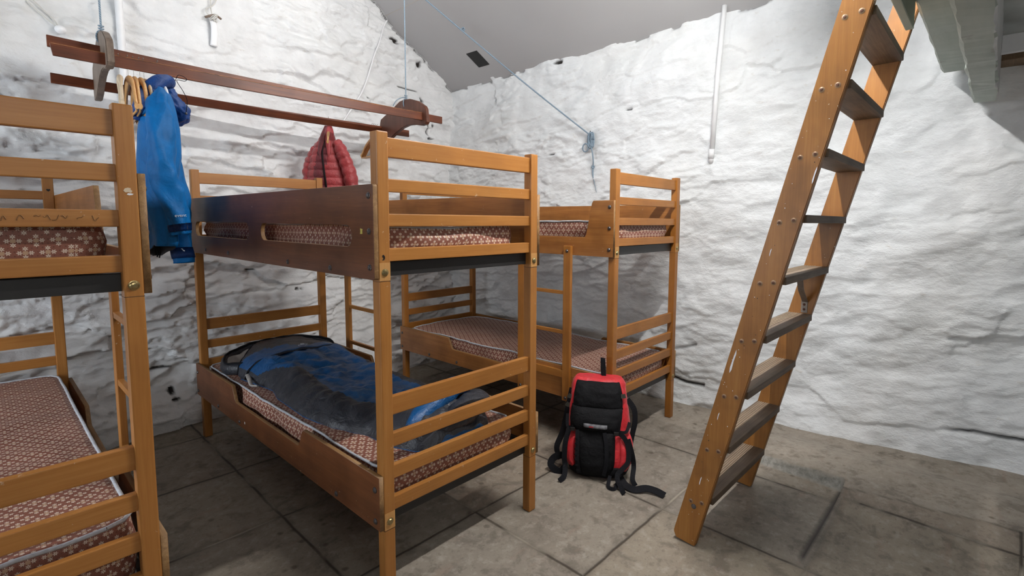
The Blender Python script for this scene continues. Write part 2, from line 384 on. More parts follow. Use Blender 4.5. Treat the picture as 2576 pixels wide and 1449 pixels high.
# ------------------------------------------------------------------ numpy noise for masonry
def hsh(ix, iy, seed):
    h = (ix.astype(np.int64) * 374761393 + iy.astype(np.int64) * 668265263 + seed * 1442695041) & 0xffffffff
    h = ((h ^ (h >> 13)) * 1274126177) & 0xffffffff; h = h ^ (h >> 16)
    return (h & 0xffffff) / float(0xffffff)
def vn(x, y, seed):
    ix = np.floor(x); iy = np.floor(y); fx = x - ix; fy = y - iy
    u = fx ** 3 * (fx * (fx * 6 - 15) + 10); v = fy ** 3 * (fy * (fy * 6 - 15) + 10)
    a = hsh(ix, iy, seed); b = hsh(ix + 1, iy, seed); c = hsh(ix, iy + 1, seed); d = hsh(ix + 1, iy + 1, seed)
    return (a + (b - a) * u) * (1 - v) + (c + (d - c) * u) * v
def fbm(x, y, seed, oc=4, g=.5):
    s = 0; a = 1; t = 0
    for i in range(oc):
        s = s + a * vn(x * 2 ** i + 13.7 * i, y * 2 ** i + 7.3 * i, seed + i); t += a; a *= g
    return s / t
def worley(x, y, seed):
    ix = np.floor(x); iy = np.floor(y); f1 = np.full(x.shape, 9.0); f2 = f1.copy(); cx = f1 * 0; cy = f1 * 0; cid = f1 * 0
    for dx in (-1, 0, 1):
        for dy in (-1, 0, 1):
            jx = ix + dx; jy = iy + dy; px = jx + .15 + .7 * hsh(jx, jy, seed); py = jy + .15 + .7 * hsh(jx, jy, seed + 1)
            d = np.maximum(np.abs(x - px), np.abs(y - py)) * .55 + np.hypot(x - px, y - py) * .45
            nw = d < f1; f2 = np.where(nw, f1, np.minimum(f2, d)); cx = np.where(nw, px, cx); cy = np.where(nw, py, cy)
            cid = np.where(nw, hsh(jx, jy, seed + 5), cid); f1 = np.where(nw, d, f1)
    return f1, f2 - f1, cx, cy, cid
def sst(a, b, x):
    t = np.clip((x - a) / (b - a), 0, 1); return t * t * (3 - 2 * t)

def wall(name, O, D, s0, s1, ztop, relief, mat, step=.0095):
    """masonry wall: base line through O along D, normal pushed into the room by relief(s, z)"""
    D = D.normalized(); N = Vector((D.y, -D.x, 0))
    if N.dot(Vector((0, 0, 0)) - O) < 0: N = -N
    ns = int((s1 - s0) / step) + 1; nzv = int(ztop / step) + 1
    S, Z = np.meshgrid(np.linspace(s0, s1, ns), np.linspace(-.03, ztop, nzv))
    h, crack, cav = relief(S, Z)
    co = np.empty((nzv, ns, 3)); co[..., 0] = O.x + D.x * S + N.x * h; co[..., 1] = O.y + D.y * S + N.y * h; co[..., 2] = Z
    idx = np.arange(ns * nzv).reshape(nzv, ns)
    q = np.stack([idx[:-1, :-1], idx[:-1, 1:], idx[1:, 1:], idx[1:, :-1]], -1).reshape(-1, 4)
    me = bpy.data.meshes.new(name); me.vertices.add(ns * nzv); me.vertices.foreach_set('co', co.ravel())
    me.loops.add(q.size); me.loops.foreach_set('vertex_index', q.ravel()); me.polygons.add(len(q)); me.polygons.foreach_set('loop_start', np.arange(len(q)) * 4)
    me.update(); me.validate()
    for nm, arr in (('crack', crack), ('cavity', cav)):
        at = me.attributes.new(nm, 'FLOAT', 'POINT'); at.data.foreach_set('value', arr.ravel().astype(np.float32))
    o = mobj(name, me, mat); tag(o, kind='structure'); return o

KC = Vector((-.85, 5.02, 0)); RW = Vector((2.57, 2.54, 0)); LW = Vector((-2.35, 3.1, 0))
DR = (RW - KC).normalized(); DL = (LW - KC).normalized()
NR = Vector((DR.y, -DR.x, 0)); NR = NR if NR.dot(-KC) > 0 else -NR
NL = Vector((DL.y, -DL.x, 0)); NL = NL if NL.dot(-KC) > 0 else -NL
def blotchy(S, Z, pts):
    m = np.zeros(S.shape)
    for s, z, rs, rz in pts: m = np.maximum(m, np.exp(-(((S - s) / rs) ** 2 + ((Z - z) / rz) ** 2)))
    return m
def ledges(ws, wz, cw, ch, seed, tilt=.9):
    """slate-like stones: each cell a tilted facet with its own depth, soft step at the joint"""
    f1, e, cx, cy, cid = worley(ws / cw, wz / ch, seed)
    c2 = hsh(np.floor(cx * 7.3), np.floor(cy * 5.1), seed + 3)
    h = (cid - .5) + tilt * ((cy - wz / ch) * (.15 + .75 * c2)) + .5 * (ws / cw - cx) * (hsh(np.floor(cx * 3.1), np.floor(cy * 9.7), seed + 9) - .5)
    return h, e, cid
def strata(q, drop=.16):
    """ledge profile: juts out abruptly at its lower edge, then slopes back"""
    f = q - np.floor(q)
    return np.where(f < drop, f / drop, 1 - (f - drop) / (1 - drop))
def relief_left(S, Z):
    w1 = fbm(S * 2.3, Z * 3.4, 9, 4) - .5; w2 = fbm(S * 6, Z * 8, 19, 4) - .5; w3 = fbm(S * 15, Z * 19, 29, 3) - .5
    ws = S + .20 * w1 + .06 * w2 + .03 * w3; wz = Z + .16 * (fbm(S * 1.8, Z * 2.4, 15, 4) - .5) + .045 * w2
    h1, e1, id1 = ledges(ws, wz, .46, .17, 21, .7)
    lowm = sst(1.35, .9, Z)
    m1 = np.maximum(sst(.44, .60, fbm(S * 1.1 + 5, Z * 1.3, 61, 3)), .75 * lowm)
    un = .085 * (fbm(S * 1.3, Z * 1.9, 81, 3) - .5) + .040 * (fbm(S * 3.6, Z * 5.5, 83, 3) - .5)
    h = un + (.35 + .65 * m1 + .6 * lowm) * .032 * h1
    for per, amp, sl, sd, fs, fz in ((.155, .027, .07, 300, 2.1, 3.8), (.075, .020, .12, 310, 3.6, 6.5), (.036, .010, .10, 320, 6, 11)):
        q = (Z + sl * S + per * 1.7 * (fbm(S * .55 / per, Z * .8 / per, sd, 4) - .5)) / per
        mk = sst(.47, .62, fbm(S * fs, Z * fz, sd + 5, 3)) * (.65 + .35 * m1)
        h = h + amp * mk * strata(q)
    h = h + .0085 * (fbm(S * 17, Z * 24, 51, 4, .62) - .5) * (.6 + .6 * m1)
    h = h + .12 * sst(.26, .06, Z) + .04 * sst(1.0, .2, Z)
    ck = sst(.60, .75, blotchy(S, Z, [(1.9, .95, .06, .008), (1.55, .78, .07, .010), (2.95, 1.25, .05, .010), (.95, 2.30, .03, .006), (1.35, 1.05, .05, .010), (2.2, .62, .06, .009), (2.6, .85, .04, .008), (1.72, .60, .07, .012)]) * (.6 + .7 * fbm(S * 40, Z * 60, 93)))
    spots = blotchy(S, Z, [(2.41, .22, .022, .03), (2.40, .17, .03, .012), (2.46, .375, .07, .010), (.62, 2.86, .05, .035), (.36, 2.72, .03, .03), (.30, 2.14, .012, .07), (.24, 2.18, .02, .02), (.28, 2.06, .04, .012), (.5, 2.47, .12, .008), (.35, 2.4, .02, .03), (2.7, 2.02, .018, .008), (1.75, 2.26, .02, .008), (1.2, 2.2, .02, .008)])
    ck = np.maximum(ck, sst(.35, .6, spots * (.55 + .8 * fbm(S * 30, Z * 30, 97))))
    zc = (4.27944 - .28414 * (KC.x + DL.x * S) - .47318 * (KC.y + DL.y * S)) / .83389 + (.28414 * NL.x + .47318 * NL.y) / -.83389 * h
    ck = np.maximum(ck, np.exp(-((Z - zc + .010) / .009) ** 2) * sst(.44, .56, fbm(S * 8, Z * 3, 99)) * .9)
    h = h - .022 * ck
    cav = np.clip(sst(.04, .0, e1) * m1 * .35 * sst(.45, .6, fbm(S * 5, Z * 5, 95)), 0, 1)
    return h, np.clip(ck, 0, 1), cav
def relief_right(S, Z):
    t = Z - .10 * S; left = sst(2.7, 1.6, S)
    w1 = fbm(S * 1.9, Z * 2.8, 103, 4) - .5; w2 = fbm(S * 6, Z * 8, 105, 4) - .5
    ws = S + .26 * w1 + .07 * w2; wz = t + .20 * (fbm(S * 1.5, Z * 2.0, 109, 4) - .5) + .05 * w2
    h1, e1, id1 = ledges(ws, wz, .66, .25, 121, .7)
    m1 = .25 + .75 * np.maximum(sst(.48, .64, fbm(S * 1.0, Z * 1.2, 161, 3)), left * .7)
    un = .085 * (fbm(S * 1.1, Z * 1.6, 181, 3) - .5) + .048 * (fbm(S * 2.8 + Z, t * 4.6, 183, 3) - .5) + .024 * (fbm(S * 7, t * 10, 185, 3) - .5)
    h = un + m1 * .024 * h1
    for per, amp, sl, sd, fs, fz in ((.19, .024, -.18, 400, 1.7, 3.2), (.085, .016, -.10, 410, 3.0, 6.0), (.038, .0075, -.16, 420, 5, 10)):
        q = (Z + sl * S + per * 1.9 * (fbm(S * .5 / per, Z * .75 / per, sd, 4) - .5)) / per
        mk = sst(.50, .64, fbm(S * fs, Z * fz, sd + 5, 3)) * (.35 + .65 * m1)
        h = h + amp * mk * strata(q) * (.55 + .45 * left)
    h = h + .0075 * (fbm(S * 14, t * 24, 151, 4, .64) - .5)
    h = h + .035 * sst(.35, .02, Z) - .02 * sst(2.0, 2.6, Z)
    h = h + .05 * np.exp(-((S - 2.5) / .6) ** 2) * sst(1.2, .3, Z)
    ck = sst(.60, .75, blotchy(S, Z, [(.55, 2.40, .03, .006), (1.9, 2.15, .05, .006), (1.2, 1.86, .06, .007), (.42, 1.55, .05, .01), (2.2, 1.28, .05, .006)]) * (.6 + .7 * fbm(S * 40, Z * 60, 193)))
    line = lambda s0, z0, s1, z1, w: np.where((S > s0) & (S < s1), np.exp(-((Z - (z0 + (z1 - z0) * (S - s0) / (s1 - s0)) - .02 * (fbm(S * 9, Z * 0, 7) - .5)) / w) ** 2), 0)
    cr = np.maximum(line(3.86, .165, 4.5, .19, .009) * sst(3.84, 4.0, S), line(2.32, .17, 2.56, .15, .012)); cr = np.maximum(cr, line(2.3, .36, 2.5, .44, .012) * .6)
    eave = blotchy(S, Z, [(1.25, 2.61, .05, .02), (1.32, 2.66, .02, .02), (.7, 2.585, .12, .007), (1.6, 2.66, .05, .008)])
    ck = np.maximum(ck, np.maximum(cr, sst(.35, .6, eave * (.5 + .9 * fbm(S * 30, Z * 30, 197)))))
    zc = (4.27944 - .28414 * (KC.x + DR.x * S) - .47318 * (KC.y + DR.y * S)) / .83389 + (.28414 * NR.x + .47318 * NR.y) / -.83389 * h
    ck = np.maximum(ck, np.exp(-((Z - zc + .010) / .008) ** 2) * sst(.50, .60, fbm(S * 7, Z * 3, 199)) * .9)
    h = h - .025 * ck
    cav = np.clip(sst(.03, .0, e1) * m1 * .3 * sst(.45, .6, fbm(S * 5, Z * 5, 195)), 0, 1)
    return h, np.clip(ck, 0, 1), cav
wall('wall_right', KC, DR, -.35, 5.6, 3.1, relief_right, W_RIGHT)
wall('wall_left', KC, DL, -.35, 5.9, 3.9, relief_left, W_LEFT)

# ceiling: a smooth board slope rising away from the right wall
CN = Vector((.28414, .47318, .83389)); CD = 4.27944
def ceil_z(x, y): return (CD - CN.x * x - CN.y * y) / CN.z
bm = bmesh.new()
cs = [km(4.2, 5.2), km(4.2, -.1), km(-.6, -.1), km(-.6, 5.2)]
lo = [bm.verts.new((c.x, c.y, ceil_z(c.x, c.y))) for c in cs]; hi = [bm.verts.new((c.x, c.y, ceil_z(c.x, c.y) + .05)) for c in cs]
bm.faces.new(lo); bm.faces.new(hi[::-1])
for i in range(4): bm.faces.new((lo[i], hi[i], hi[(i + 1) % 4], lo[(i + 1) % 4]))
bmesh.ops.recalc_face_normals(bm, faces=bm.faces)
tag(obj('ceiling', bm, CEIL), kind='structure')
def on_ceiling(bm, pts, off, w):
    pass
bm = bmesh.new()                                              # joint between two ceiling boards
a, b = Vector((-1.36, 4.515, 0)), Vector((-.4, 3.81, 0)); a.z = ceil_z(a.x, a.y) - .001; b.z = ceil_z(b.x, b.y) - .001
ribbon(bm, [a, b], .004, .002, nrm=tuple(CN)); tag(obj('trim_1', bm, plain('board_joint', (.42, .38, .33), .8)), kind='structure')
bm = bmesh.new(); q = [(-.626, 4.561), (-.527, 4.492), (-.426, 4.582), (-.526, 4.653)]
lo = [bm.verts.new((x, y, ceil_z(x, y) - .004)) for x, y in q]; hi = [bm.verts.new((x, y, ceil_z(x, y) + .002)) for x, y in q]
bm.faces.new(lo); bm.faces.new(hi[::-1])
for i in range(4): bm.faces.new((lo[i], hi[i], hi[(i + 1) % 4], lo[(i + 1) % 4]))
bmesh.ops.recalc_face_normals(bm, faces=bm.faces)
tag(obj('black_patch', bm, TAPE), 'small black rectangular patch stuck on the sloping white ceiling', 'patch')

# floor
def floor():
    k0, k1, m0, m1, st = -1.2, 4.2, -1.6, 4.6, .0125
    nk = int((k1 - k0) / st) + 1; nm = int((m1 - m0) / st) + 1
    Kg, Mg = np.meshgrid(np.linspace(k0, k1, nk), np.linspace(m0, m1, nm))
    edge = np.interp(Mg, [-2.2, -.16, .484, .60, .9, 1.2], [3.0, 2.77, 2.69, 2.79, 2.86, 2.93]) + .02 * (fbm(Kg * 9, Mg * 9, 205) - .5)
    ke = np.interp(Mg, [.48, .60, .9, 1.3], [2.750, 2.765, 2.785, 2.83]) + .016 * (fbm(Kg * 14, Mg * 14, 215) - .5)
    hh = np.interp(Mg, [.484, .87, 1.25], [.062, .042, 0])
    step = np.where(Mg > .478, hh * sst(-.012, .012, Kg - ke), .060 * sst(2.42, 2.78, Kg) * sst(-.9, -.1, Mg)) * (1 - sst(3.0, 3.35, Kg))
    flat = sst(0, .01, Kg - edge)
    z = step + .006 * (fbm(Kg * 1.7, Mg * 1.7, 201, 3) - .5) - .002
    seam = np.exp(-((Mg - .482) / .011) ** 4) * sst(2.02, 2.1, Kg) * sst(2.78, 2.74, Kg)
    seam = np.maximum(seam, np.exp(-((Kg - edge) / .006) ** 2) * (Mg < .47) * .5)
    kerb = np.exp(-((Kg - ke + .002) / .014) ** 4) * (Mg > .478) * sst(1.2, 1.05, Mg)
    noj = ((Mg < .56) & (Mg > .38) & (Kg > 2.03)).astype(float)
    co = np.stack([Kg, Mg, z], -1); idx = np.arange(nk * nm).reshape(nm, nk)
    q = np.stack([idx[:-1, :-1], idx[:-1, 1:], idx[1:, 1:], idx[1:, :-1]], -1).reshape(-1, 4)
    me = bpy.data.meshes.new('floor'); me.vertices.add(nk * nm); me.vertices.foreach_set('co', co.ravel())
    me.loops.add(q.size); me.loops.foreach_set('vertex_index', q.ravel()); me.polygons.add(len(q)); me.polygons.foreach_set('loop_start', np.arange(len(q)) * 4)
    me.update(); me.validate()
    for n_, a_ in (('apron', flat), ('seam', seam), ('kerb', kerb), ('nojoint', noj)):
        at = me.attributes.new(n_, 'FLOAT', 'POINT'); at.data.foreach_set('value', a_.ravel().astype(np.float32))
    o = mobj('floor', me, FLOOR); o.rotation_euler = (0, 0, A); tag(o, kind='structure')
floor()
# ------------------------------------------------------------------ bunk beds
W, L, T, H, RI, PT = .766, 2.0, .0412, 1.584, .0095, .0165
RAILS_U = [(1.5048, 1.5683), (1.3937, 1.4363), (1.2814, 1.3233), (1.1672, 1.2104)]
RAILS_L = [(.6472, .7109), (.5352, .583), (.4225, .4703), (.3112, .3583)]
def slot(y0, y1, z0, z1): return rrect(y0, y1, z0, z1, (z1 - z0) / 2 - .001, 6)[::-1]
def notch_outline(y0, y1, z0, z1, n0, n1, zn, r=.03):
    """board with a lowered stretch between n0 and n1"""
    P = [(y0, z0), (y1, z0), (y1, z1), (n1 + r, z1)]
    for i in range(1, 7):
        a = i / 6; P.append((n1 + r - 2 * r * a * .9, z1 - (z1 - zn) * (3 * a * a - 2 * a ** 3)))
    for i in range(7):
        a = 1 - i / 6; P.append((n0 - r + 2 * r * a * .9, z1 - (z1 - zn) * (3 * a * a - 2 * a ** 3)))
    P.append((y0, z1)); return P
def bunk(origin, ang, label, entry, flip, ladder_z, MX, MY, MZ, full_ply, entry_ply, blt):
    """entry: 'left' or 'right' side that has the cut-out and ladder; flip: cut-out at the far end"""
    t = empty('bunk_bed', origin, ang, label, 'bunk bed')
    fy = (lambda y: L - y) if flip else (lambda y: y)
    for x in (0, W - T):
        for y in (0, L - T):
            boxo('post', (x, x + T, y, y + T, 0, H), MZ, t, .004, 2)
    for zs, nm in ((RAILS_U, 'head_rail'), (RAILS_L, 'foot_rail')):
        for z0, z1 in zs:
            boxo(nm, (T - .004, W - T + .004, RI, RI + .022, z0, z1), MX, t, .003)
            boxo(nm, (T - .004, W - T + .004, L - RI - .022, L - RI, z0, z1), MX, t, .003)
    for z0, z1, nm in ((1.117, 1.164, 'upper_base_frame'), (.268, .309, 'lower_base_frame')):
        bm = bmesh.new()
        for y in (.030, L - .055): box(bm, .021, W - .021, y, y + .025, z0, z1, .001)
        for x in (.001, W - .021): box(bm, x, x + .020, .043, L - .043, z0, z1, .001)
        for i in range(11): box(bm, .02, W - .02, .14 + i * .17, .19 + i * .17, z1 - .016, z1 - .002)
        obj(nm, bm, STEEL, t)
    zl0, zl1 = .262, .4500; zu0, zu1 = 1.110, 1.4160
    for side in ('left', 'right'):
        off = -PT if side == 'left' else W
        if side == entry:
            o = [(fy(a), b) for a, b in notch_outline(.001, L - .001, zu0, zu1, .165, .69, 1.215)]
            if flip: o = o[::-1]
            panel('entry_panel', [o], PT, 'yz', off, [entry_ply, PLYE], t)
        else:
            panel('guard_panel', [rrect(.001, L - .001, zu0, zu1, .008, 3), slot(.139, .922, 1.212, 1.285), slot(1.062, 1.862, 1.208, 1.286)], PT, 'yz', off, [full_ply, PLYE], t)
        panel('side_board', [notch_outline(.001, L - .001, zl0, zl1, .60, 1.37, .371)], PT, 'yz', off, [entry_ply if side == entry else full_ply, PLYE], t)
        ax = 'x-' if side == 'left' else 'x+'; xo = off if side == 'left' else off + PT
        for y, z in ((.028, 1.38), (.028, 1.266), (.028, 1.15), (L - .028, 1.38), (L - .028, 1.266), (L - .028, 1.15), (.295, 1.131), (.652, 1.132), (1.347, 1.134), (1.70, 1.135),
                     (.028, .40), (.028, .29), (L - .028, .40), (L - .028, .29), (.30, .285), (1.30, .285), (1.62, .285)):
            bm = bmesh.new(); dome(bm, (xo, y, z), .0108, .006, ax); obj('bolt', bm, BOLT, t)
    for x in (T * .5, W - T * .5):                              # end bolts in the stacked-post joints
        for z in (1.133, .285):
            bm = bmesh.new(); dome(bm, (x, 0, z), .0125, .007, 'y-', 16); obj('joint_bolt', bm, blt, t)
            bm = bmesh.new(); box(bm, x - T * .5 - .0004, x + T * .5 + .0004, -.0004, T + .0004, z - .0295, z - .0285); obj('joint_line', bm, INK, t)
    # ladder hooked on the entry side
    yl = [fy(.296), fy(.653)]; sgn = -1 if entry == 'left' else 1
    xs = sorted(((-PT if entry == 'left' else W + PT) + sgn * .0005, (-PT if entry == 'left' else W + PT) + sgn * .0215))
    for y in yl:
        st = boxo('ladder_stile', (xs[0], xs[1], y - .026, y + .026, .25, 1.163), MZ, t, .003)
        for z in (1.133, .27):
            bm = bmesh.new(); dome(bm, (xs[0] if sgn < 0 else xs[1], y, z), .010, .006, 'x-' if sgn < 0 else 'x+', 14); obj('bolt', bm, BOLT, st)
    ya, yb = min(yl) + .0255, max(yl) - .0255
    for z0, z1 in ladder_z: boxo('ladder_rung', (xs[0] + .002, xs[1] - .002, ya, yb, z0, z1), MY, t, .002)
    return t
PALE = wood('post_bare_patch', ((.42, .20, .055), (.49, .25, .08), (.55, .31, .11)), 2, .6, coat=0)
BEDS = {'A': ((-1.5208, .7162, 0), .8392), 'B': ((-.5037, 1.6074, 0), .8472), 'C': ((.4225, 2.7062, 0), .8543)}
LZ = [(.478, .500), (.718, .740), (.958, .980)]
LZC = [(.385, .430), (.647, .668), (.880, .900)]
bedA = bunk(*BEDS['A'], 'orange-brown wooden bunk bed nearest the camera, cut off by the left edge', 'right', False, LZ, WX, WY, WZ, PLY, PLYO, BRASS)
bedB = bunk(*BEDS['B'], 'orange-brown wooden bunk bed in the middle with a sleeping bag on its lower bunk', 'right', True, LZ, WX, WY, WZ, PLY, PLYO, BRASS)
bedC = bunk(*BEDS['C'], 'orange-brown wooden bunk bed against the right wall with backpack beside its ladder', 'left', False, LZC, CX, CY, CZ, PLYO, PLYO, BRASS)
for b in (bedB, bedC):
    for x in (0, W - T):
        bm = bmesh.new(); box(bm, x + .001, x + T - .001, -.0006, .004, 1.106, 1.165); obj('bare_wood_patch', bm, PALE, b)
bm = bmesh.new(); box(bm, .001, T - .001, -.0006, .004, .258, .317); obj('bare_wood_patch', bm, PALE, bedB)
# small marks the photo shows
bm = bmesh.new()
for i in range(11):
    a = -1.2 + i * .24; r = .004 + .006 * random.random()
    box(bm, .010 + .012 * math.cos(a) * .5, .0125 + .014 * math.cos(a) * .5 + .002, -.0008, .0001, 1.179 + r * math.sin(a), 1.182 + r * math.sin(a) * 1.4 + .001)
obj('ink_smudge', bm, INK, bedB)
def flat_poly(name, pts, M, mat, parent, th=.0006):
    bm = bmesh.new(); f = bm.faces.new([bm.verts.new((x, y, 0)) for x, y in pts])
    e = bmesh.ops.extrude_face_region(bm, geom=[f]); bmesh.ops.translate(bm, vec=(0, 0, th), verts=[v for v in e['geom'] if isinstance(v, bmesh.types.BMVert)])
    bmesh.ops.recalc_face_normals(bm, faces=bm.faces); bmesh.ops.transform(bm, matrix=M, verts=bm.verts); return obj(name, bm, mat, parent)
def MX_face(x, y, z, nrm):                                      # local XY plane onto a bed face: 'y-' end face, 'x-' left side
    if nrm == 'y-': R = Matrix(((1, 0, 0), (0, 0, -1), (0, 1, 0)))
    elif nrm == 'x-': R = Matrix(((0, 0, -1), (-1, 0, 0), (0, 1, 0)))
    else: R = Matrix(((0, 0, 1), (1, 0, 0), (0, 1, 0)))
    return Matrix.Translation((x, y, z)) @ R.to_4x4()
heart = [(.0075 * (16 * math.sin(t) ** 3) / 16, .0075 * (13 * math.cos(t) - 5 * math.cos(2 * t) - 2 * math.cos(3 * t) - math.cos(4 * t)) / 15) for t in [i * 2 * PI / 28 for i in range(28)]]
flat_poly('inked_heart', heart, MX_face(W - T * .5, L - T, 1.4415, 'y-'), INK, bedA)
flat_poly('yellow_sticker', [(-.008, -.009), (.006, -.009), (.006, .002), (.008, .007), (-.007, .009), (-.006, -.002)], MX_face(-PT, .075, 1.266, 'x-'), YEL, bedB)
flat_poly('paint_chip', [(-.006, -.004), (.003, -.006), (.006, .004), (-.002, .007)], MX_face(-PT, 1.23, .297, 'x-'), CHIP, bedB)
flat_poly('paint_chip', [(-.009, -.002), (-.005, -.006), (.001, -.005), (.006, -.007), (.009, -.002), (.005, .002), (.006, .005), (.0, .006), (-.006, .004)], MX_face(W - T * .5, 0, 1.373, 'y-'), plain('old_glue', (.62, .5, .36), .6), bedA)
flat_poly('paint_chip', [(-.007, -.001), (-.002, -.003), (.004, -.002), (.007, .001), (.002, .002), (-.004, .0025)], MX_face(W - T * .40, 0, 1.363, 'y-'), CHIP, bedA)
SMUDGE = plain('pencil_smudge', (.27, .125, .038), .6)
random.seed(3)                                                # faded handwriting on the third head rail
bm = bmesh.new(); x = .42
while x < W - T - .03:
    pts = [(x + .004 * j, RI - .0004, 1.303 + random.uniform(-.007, .007)) for j in range(4)]
    tube(bm, smooth_pts(pts, 3), .0011, 4); x += random.choice([.013, .015, .028])
obj('faded_writing', bm, SMUDGE, bedA)

# mattresses -------------------------------------------------------
def mattress(bed, x0, x1, y0, y1, z0, z1, seed, label, group=None, wr=.010, sag=0.0):
    t = empty('mattress', bed.location, bed.rotation_euler.z, label, 'mattress', group)
    cx, cy = (x0 + x1) / 2, (y0 + y1) / 2; a, b = (x1 - x0) / 2, (y1 - y0) / 2
    per = []
    for (px, py), nx in zip(*[iter([])] * 2) if False else []: pass
    base = rrect(-a, a, -b, b, .06, 6); n = 240; seg = []
    Ls = [0]
    for p, q in zip(base, base[1:] + base[:1]): Ls.append(Ls[-1] + math.hypot(q[0] - p[0], q[1] - p[1]))
    for i in range(n):
        s = Ls[-1] * i / n; j = max(k for k in range(len(base)) if Ls[k] <= s); p = base[j]; q = base[(j + 1) % len(base)]
        f = (s - Ls[j]) / max(1e-9, Ls[j + 1] - Ls[j]); seg.append((p[0] + (q[0] - p[0]) * f, p[1] + (q[1] - p[1]) * f, s))
    bm = bmesh.new(); ul = bm.loops.layers.uv.verify()
    def topz(x, y): return z1 + .010 * nz((x, y, seed), 3.2, seed) + .005 * nz((x, y, seed), 11, seed) + sag * (-1 + (y - cy) ** 2 / b ** 2) * .5
    rings = []; hs = [0, .08, .22, .4, .6, .78, .92, 1.0]
    for h in hs:
        bul = .008 * math.sin(PI * h); r = []
        for x, y, s in seg:
            d = Vector((x, y)); nrm = Vector((x / a if abs(x) > a - .07 else 0, y / b if abs(y) > b - .07 else 0)); nrm = nrm.normalized() if nrm.length else Vector((1, 0))
            w = wr * nz((x * 6, y * 6, h * 2.2), 1, seed) * math.sin(PI * h) * 1.6
            zt = topz(cx + x, cy + y)
            r.append(((cx + x + nrm.x * (bul + w), cy + y + nrm.y * (bul + w), z0 + (zt - z0) * h), (s, h * (z1 - z0))))
        rings.append(r)
    V = [[bm.verts.new(p) for p, _ in r] for r in rings]
    for i in range(len(V) - 1):
        for j in range(n):
            jj = (j + 1) % n; f = bm.faces.new((V[i][j], V[i][jj], V[i + 1][jj], V[i + 1][j])); f.smooth = True
            us = [rings[i][j][1], (rings[i][j][1][0] + Ls[-1] / n, rings[i][j][1][1]), (rings[i][j][1][0] + Ls[-1] / n, rings[i + 1][j][1][1]), rings[i + 1][j][1]]
            for lp, u in zip(f.loops, us): lp[ul].uv = u
    inner = V[-1]; M = 14
    for q in range(1, M + 1):
        g = 1 - q / M; cur = []
        for x, y, s in seg:
            xx, yy = x * g, y * (1 - (1 - g) * a / b * .999); cur.append(bm.verts.new((cx + xx, cy + yy, topz(cx + xx, cy + yy) + .004 * (1 - g))))
        for j in range(n):
            f = bm.faces.new((inner[j], inner[(j + 1) % n], cur[(j + 1) % n], cur[j])); f.smooth = True
            for lp in f.loops: lp[ul].uv = (lp.vert.co.x, lp.vert.co.y)
        inner = cur
    bmesh.ops.remove_doubles(bm, verts=inner, dist=.0005)
    bm.faces.new(V[0][::-1])
    obj('cover', bm, DAISY, t, smooth=False)
    for h in (1.0, 0.0):
        bm = bmesh.new(); pts = []
        for x, y, s in seg[::2]:
            pts.append(Vector((cx + x * 1.004, cy + y * 1.001, (topz(cx + x, cy + y) if h else z0 + .006))))
        pts.append(pts[0]); tube(bm, pts, .0055, 6, cap=False); obj('piping', bm, PIPING, t)
    return t
mattress(bedA, .055, .700, .045, 1.95, 1.165, 1.292, 3, 'brown daisy-print mattress on the upper bunk of the bed at the left edge')
mattress(bedA, .060, .722, .050, 1.95, .310, .492, 5, 'thick brown daisy-print mattress on the lower bunk of the bed at the left edge')
mattress(bedB, .045, .670, .040, 1.94, 1.165, 1.285, 8, 'brown daisy-print mattress behind the slotted guard board of the middle bed', wr=.014)
mattress(bedB, .030, .668, .045, 1.93, .310, .438, 11, 'brown daisy-print mattress under the blue and grey sleeping bag', wr=.012)
mattress(bedC, .035, .690, .040, 1.92, 1.165, 1.300, 14, 'brown daisy-print mattress on the upper bunk against the right wall', wr=.014)
mattress(bedC, .020, .700, .040, 1.90, .310, .447, 17, 'bare brown daisy-print mattress on the lower bunk behind the red backpack', wr=.014)

